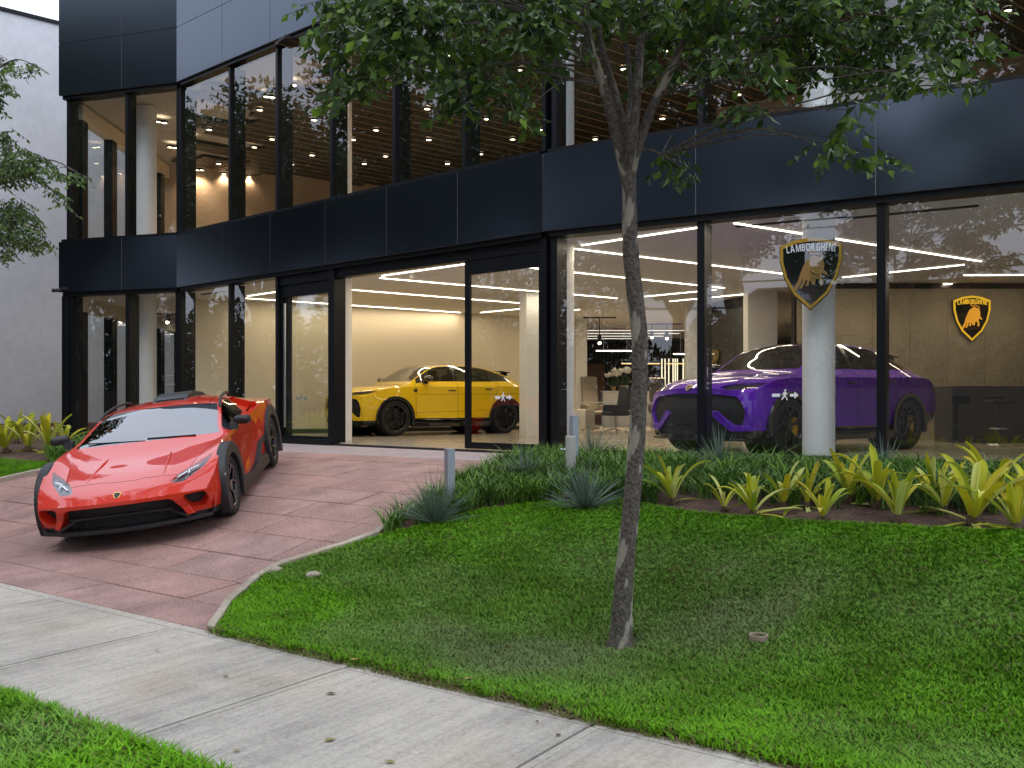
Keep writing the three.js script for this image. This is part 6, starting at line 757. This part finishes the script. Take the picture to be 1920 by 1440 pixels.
for (let k = 0; k < 9; k++) { const d = 32.6, px = [1241, 1247, 1254, 1262, 1266, 1270, 1281, 1286, 1290][k], x = ray(px, d), t = thing('tube_lamp', 'slim upright glowing tube in front of the dark slats', 'lamp', [x, FLOOR, -d], 0, 'upright tube lamps'); mesh('tube_glow', new THREE.CylinderGeometry(0.02, 0.02, 1.15, 10).translate(0, 1.75, 0), glow(1, 0.86, 0.6, 1.6), t); mesh('fitting', merge([new THREE.CylinderGeometry(0.022, 0.022, 1.175, 10).translate(0, 0.5875, 0), new THREE.CylinderGeometry(0.026, 0.026, 0.05, 10).translate(0, 2.35, 0)]), M.darkmetal, t); }
function trackSpot(px, py, d, label) { const y = hAt(py, d), x = ray(px, d), t = thing('track_spotlight', label, 'spotlight', [x, y, -d], 0, 'black track spotlights'); mesh('stem', rod(V(0, 0.06, 0), V(0, Y.ceil - y - 0.02, 0), 0.012), M.black, t); mesh('track', box(0.9, 0.03, 0.04).translate(0, Y.ceil - y - 0.02, 0), M.black, t); mesh('spot_body', rod(V(0, 0.12, -0.02), V(0.0, -0.08, 0.04), 0.055, 16), M.black, t); mesh('lamp_face', new THREE.SphereGeometry(0.045, 14, 10).translate(0.0, -0.09, 0.045), M.spotface, t); const l = new THREE.SpotLight(0xffd9a8, 30, 0, 0.7, 0.6, 2); l.position.set(0, -0.16, 0.07); l.target.position.set(0, -2, 0.6); t.add(l, l.target); }
trackSpot(1124, 637, 25, 'black track spotlight over the meeting table near the white pier'); trackSpot(1222, 627, 27, 'black track spotlight beside the trunk above the counter'); trackSpot(1250, 629, 27, 'black track spotlight nearest the purple car'); trackSpot(315, 598, 24, 'black track spotlight in the lobby above the display rack'); trackSpot(308, 648, 30, 'black track spotlight in front of the lettered lobby sign');
for (let k = 0; k < 4; k++) strip([-9.4, 25.5 + k * 1.2], [-8.2, 25.7 + k * 1.2], Y.ceil - 0.15, M.ledcool, 'short white linear lamp in the entrance lobby', 'linear lamps in the lobby', 0.05, 14, 0xfff0dc);
{ const d = 30.8, t = thing('lobby_sign', 'dark lobby sign board with pale letters', 'sign', [ray(310, d), hAt(660, d), -d]); mesh('board', box(1.5, 0.62, 0.05), M.matte, t); mesh('lettering', new TextGeometry('THE BEST', { font, size: 0.17, depth: 0.01, curveSegments: 4 }).translate(-0.62, -0.1, 0.027), mat(0.6, 0.58, 0.52, 0.6), t); mesh('lower_panel', box(2.4, 2.0, 0.05).translate(0, -1.36, -0.02), M.matte, t); }
{ const d = 27, t = thing('display_rack', 'white tubular display rack in the lobby', 'rack', [ray(322, d), FLOOR, -d]); for (const x of [-0.28, 0.28]) mesh('upright', rod(V(x, 0, 0), V(x * 0.92, 1.6, 0), 0.018), M.white, t); for (const y of [0.95, 1.28, 1.55]) mesh('shelf_rail', rod(V(-0.27, y, 0), V(0.27, y, 0), 0.018), M.white, t); }
{ const t = thing('bar_counter', 'black bar counter against the stone clad wall', 'counter', [ray(1783, 16.3), FLOOR, -16.3]); mesh('front', new RoundedBoxGeometry(3.0, 1.02, 0.7, 2, 0.008).translate(1.5, 0.51, -0.3), M.gloss, t); mesh('plinth', box(2.9, 0.06, 0.6).translate(1.5, 0.03, -0.3), M.matte, t); }
{ const d = 15.5, t = thing('bar_stool', 'black bar stool standing before the black counter', 'stool', [ray(1873, d), FLOOR, -d]); mesh('seat', new RoundedBoxGeometry(0.40, 0.07, 0.36, 3, 0.03).translate(0, 0.74, 0), M.matte, t); mesh('backrest', new RoundedBoxGeometry(0.36, 0.10, 0.04, 3, 0.018).translate(0, 0.80, -0.17), M.matte, t); mesh('stem', rod(V(0, 0.02, 0), V(0, 0.72, 0), 0.028, 14), M.darkmetal, t); mesh('footrest', new THREE.TorusGeometry(0.14, 0.01, 8, 28).rotateX(Math.PI / 2).translate(0, 0.28, 0), M.steel, t); mesh('base', new THREE.CylinderGeometry(0.20, 0.21, 0.02, 30).translate(0, 0.011, 0), M.steel, t); }
scene.traverse((o) => { if (o.isLight) o.castShadow = true; });
renderer.setSize(1024, 768);
renderer.render(scene, camera);
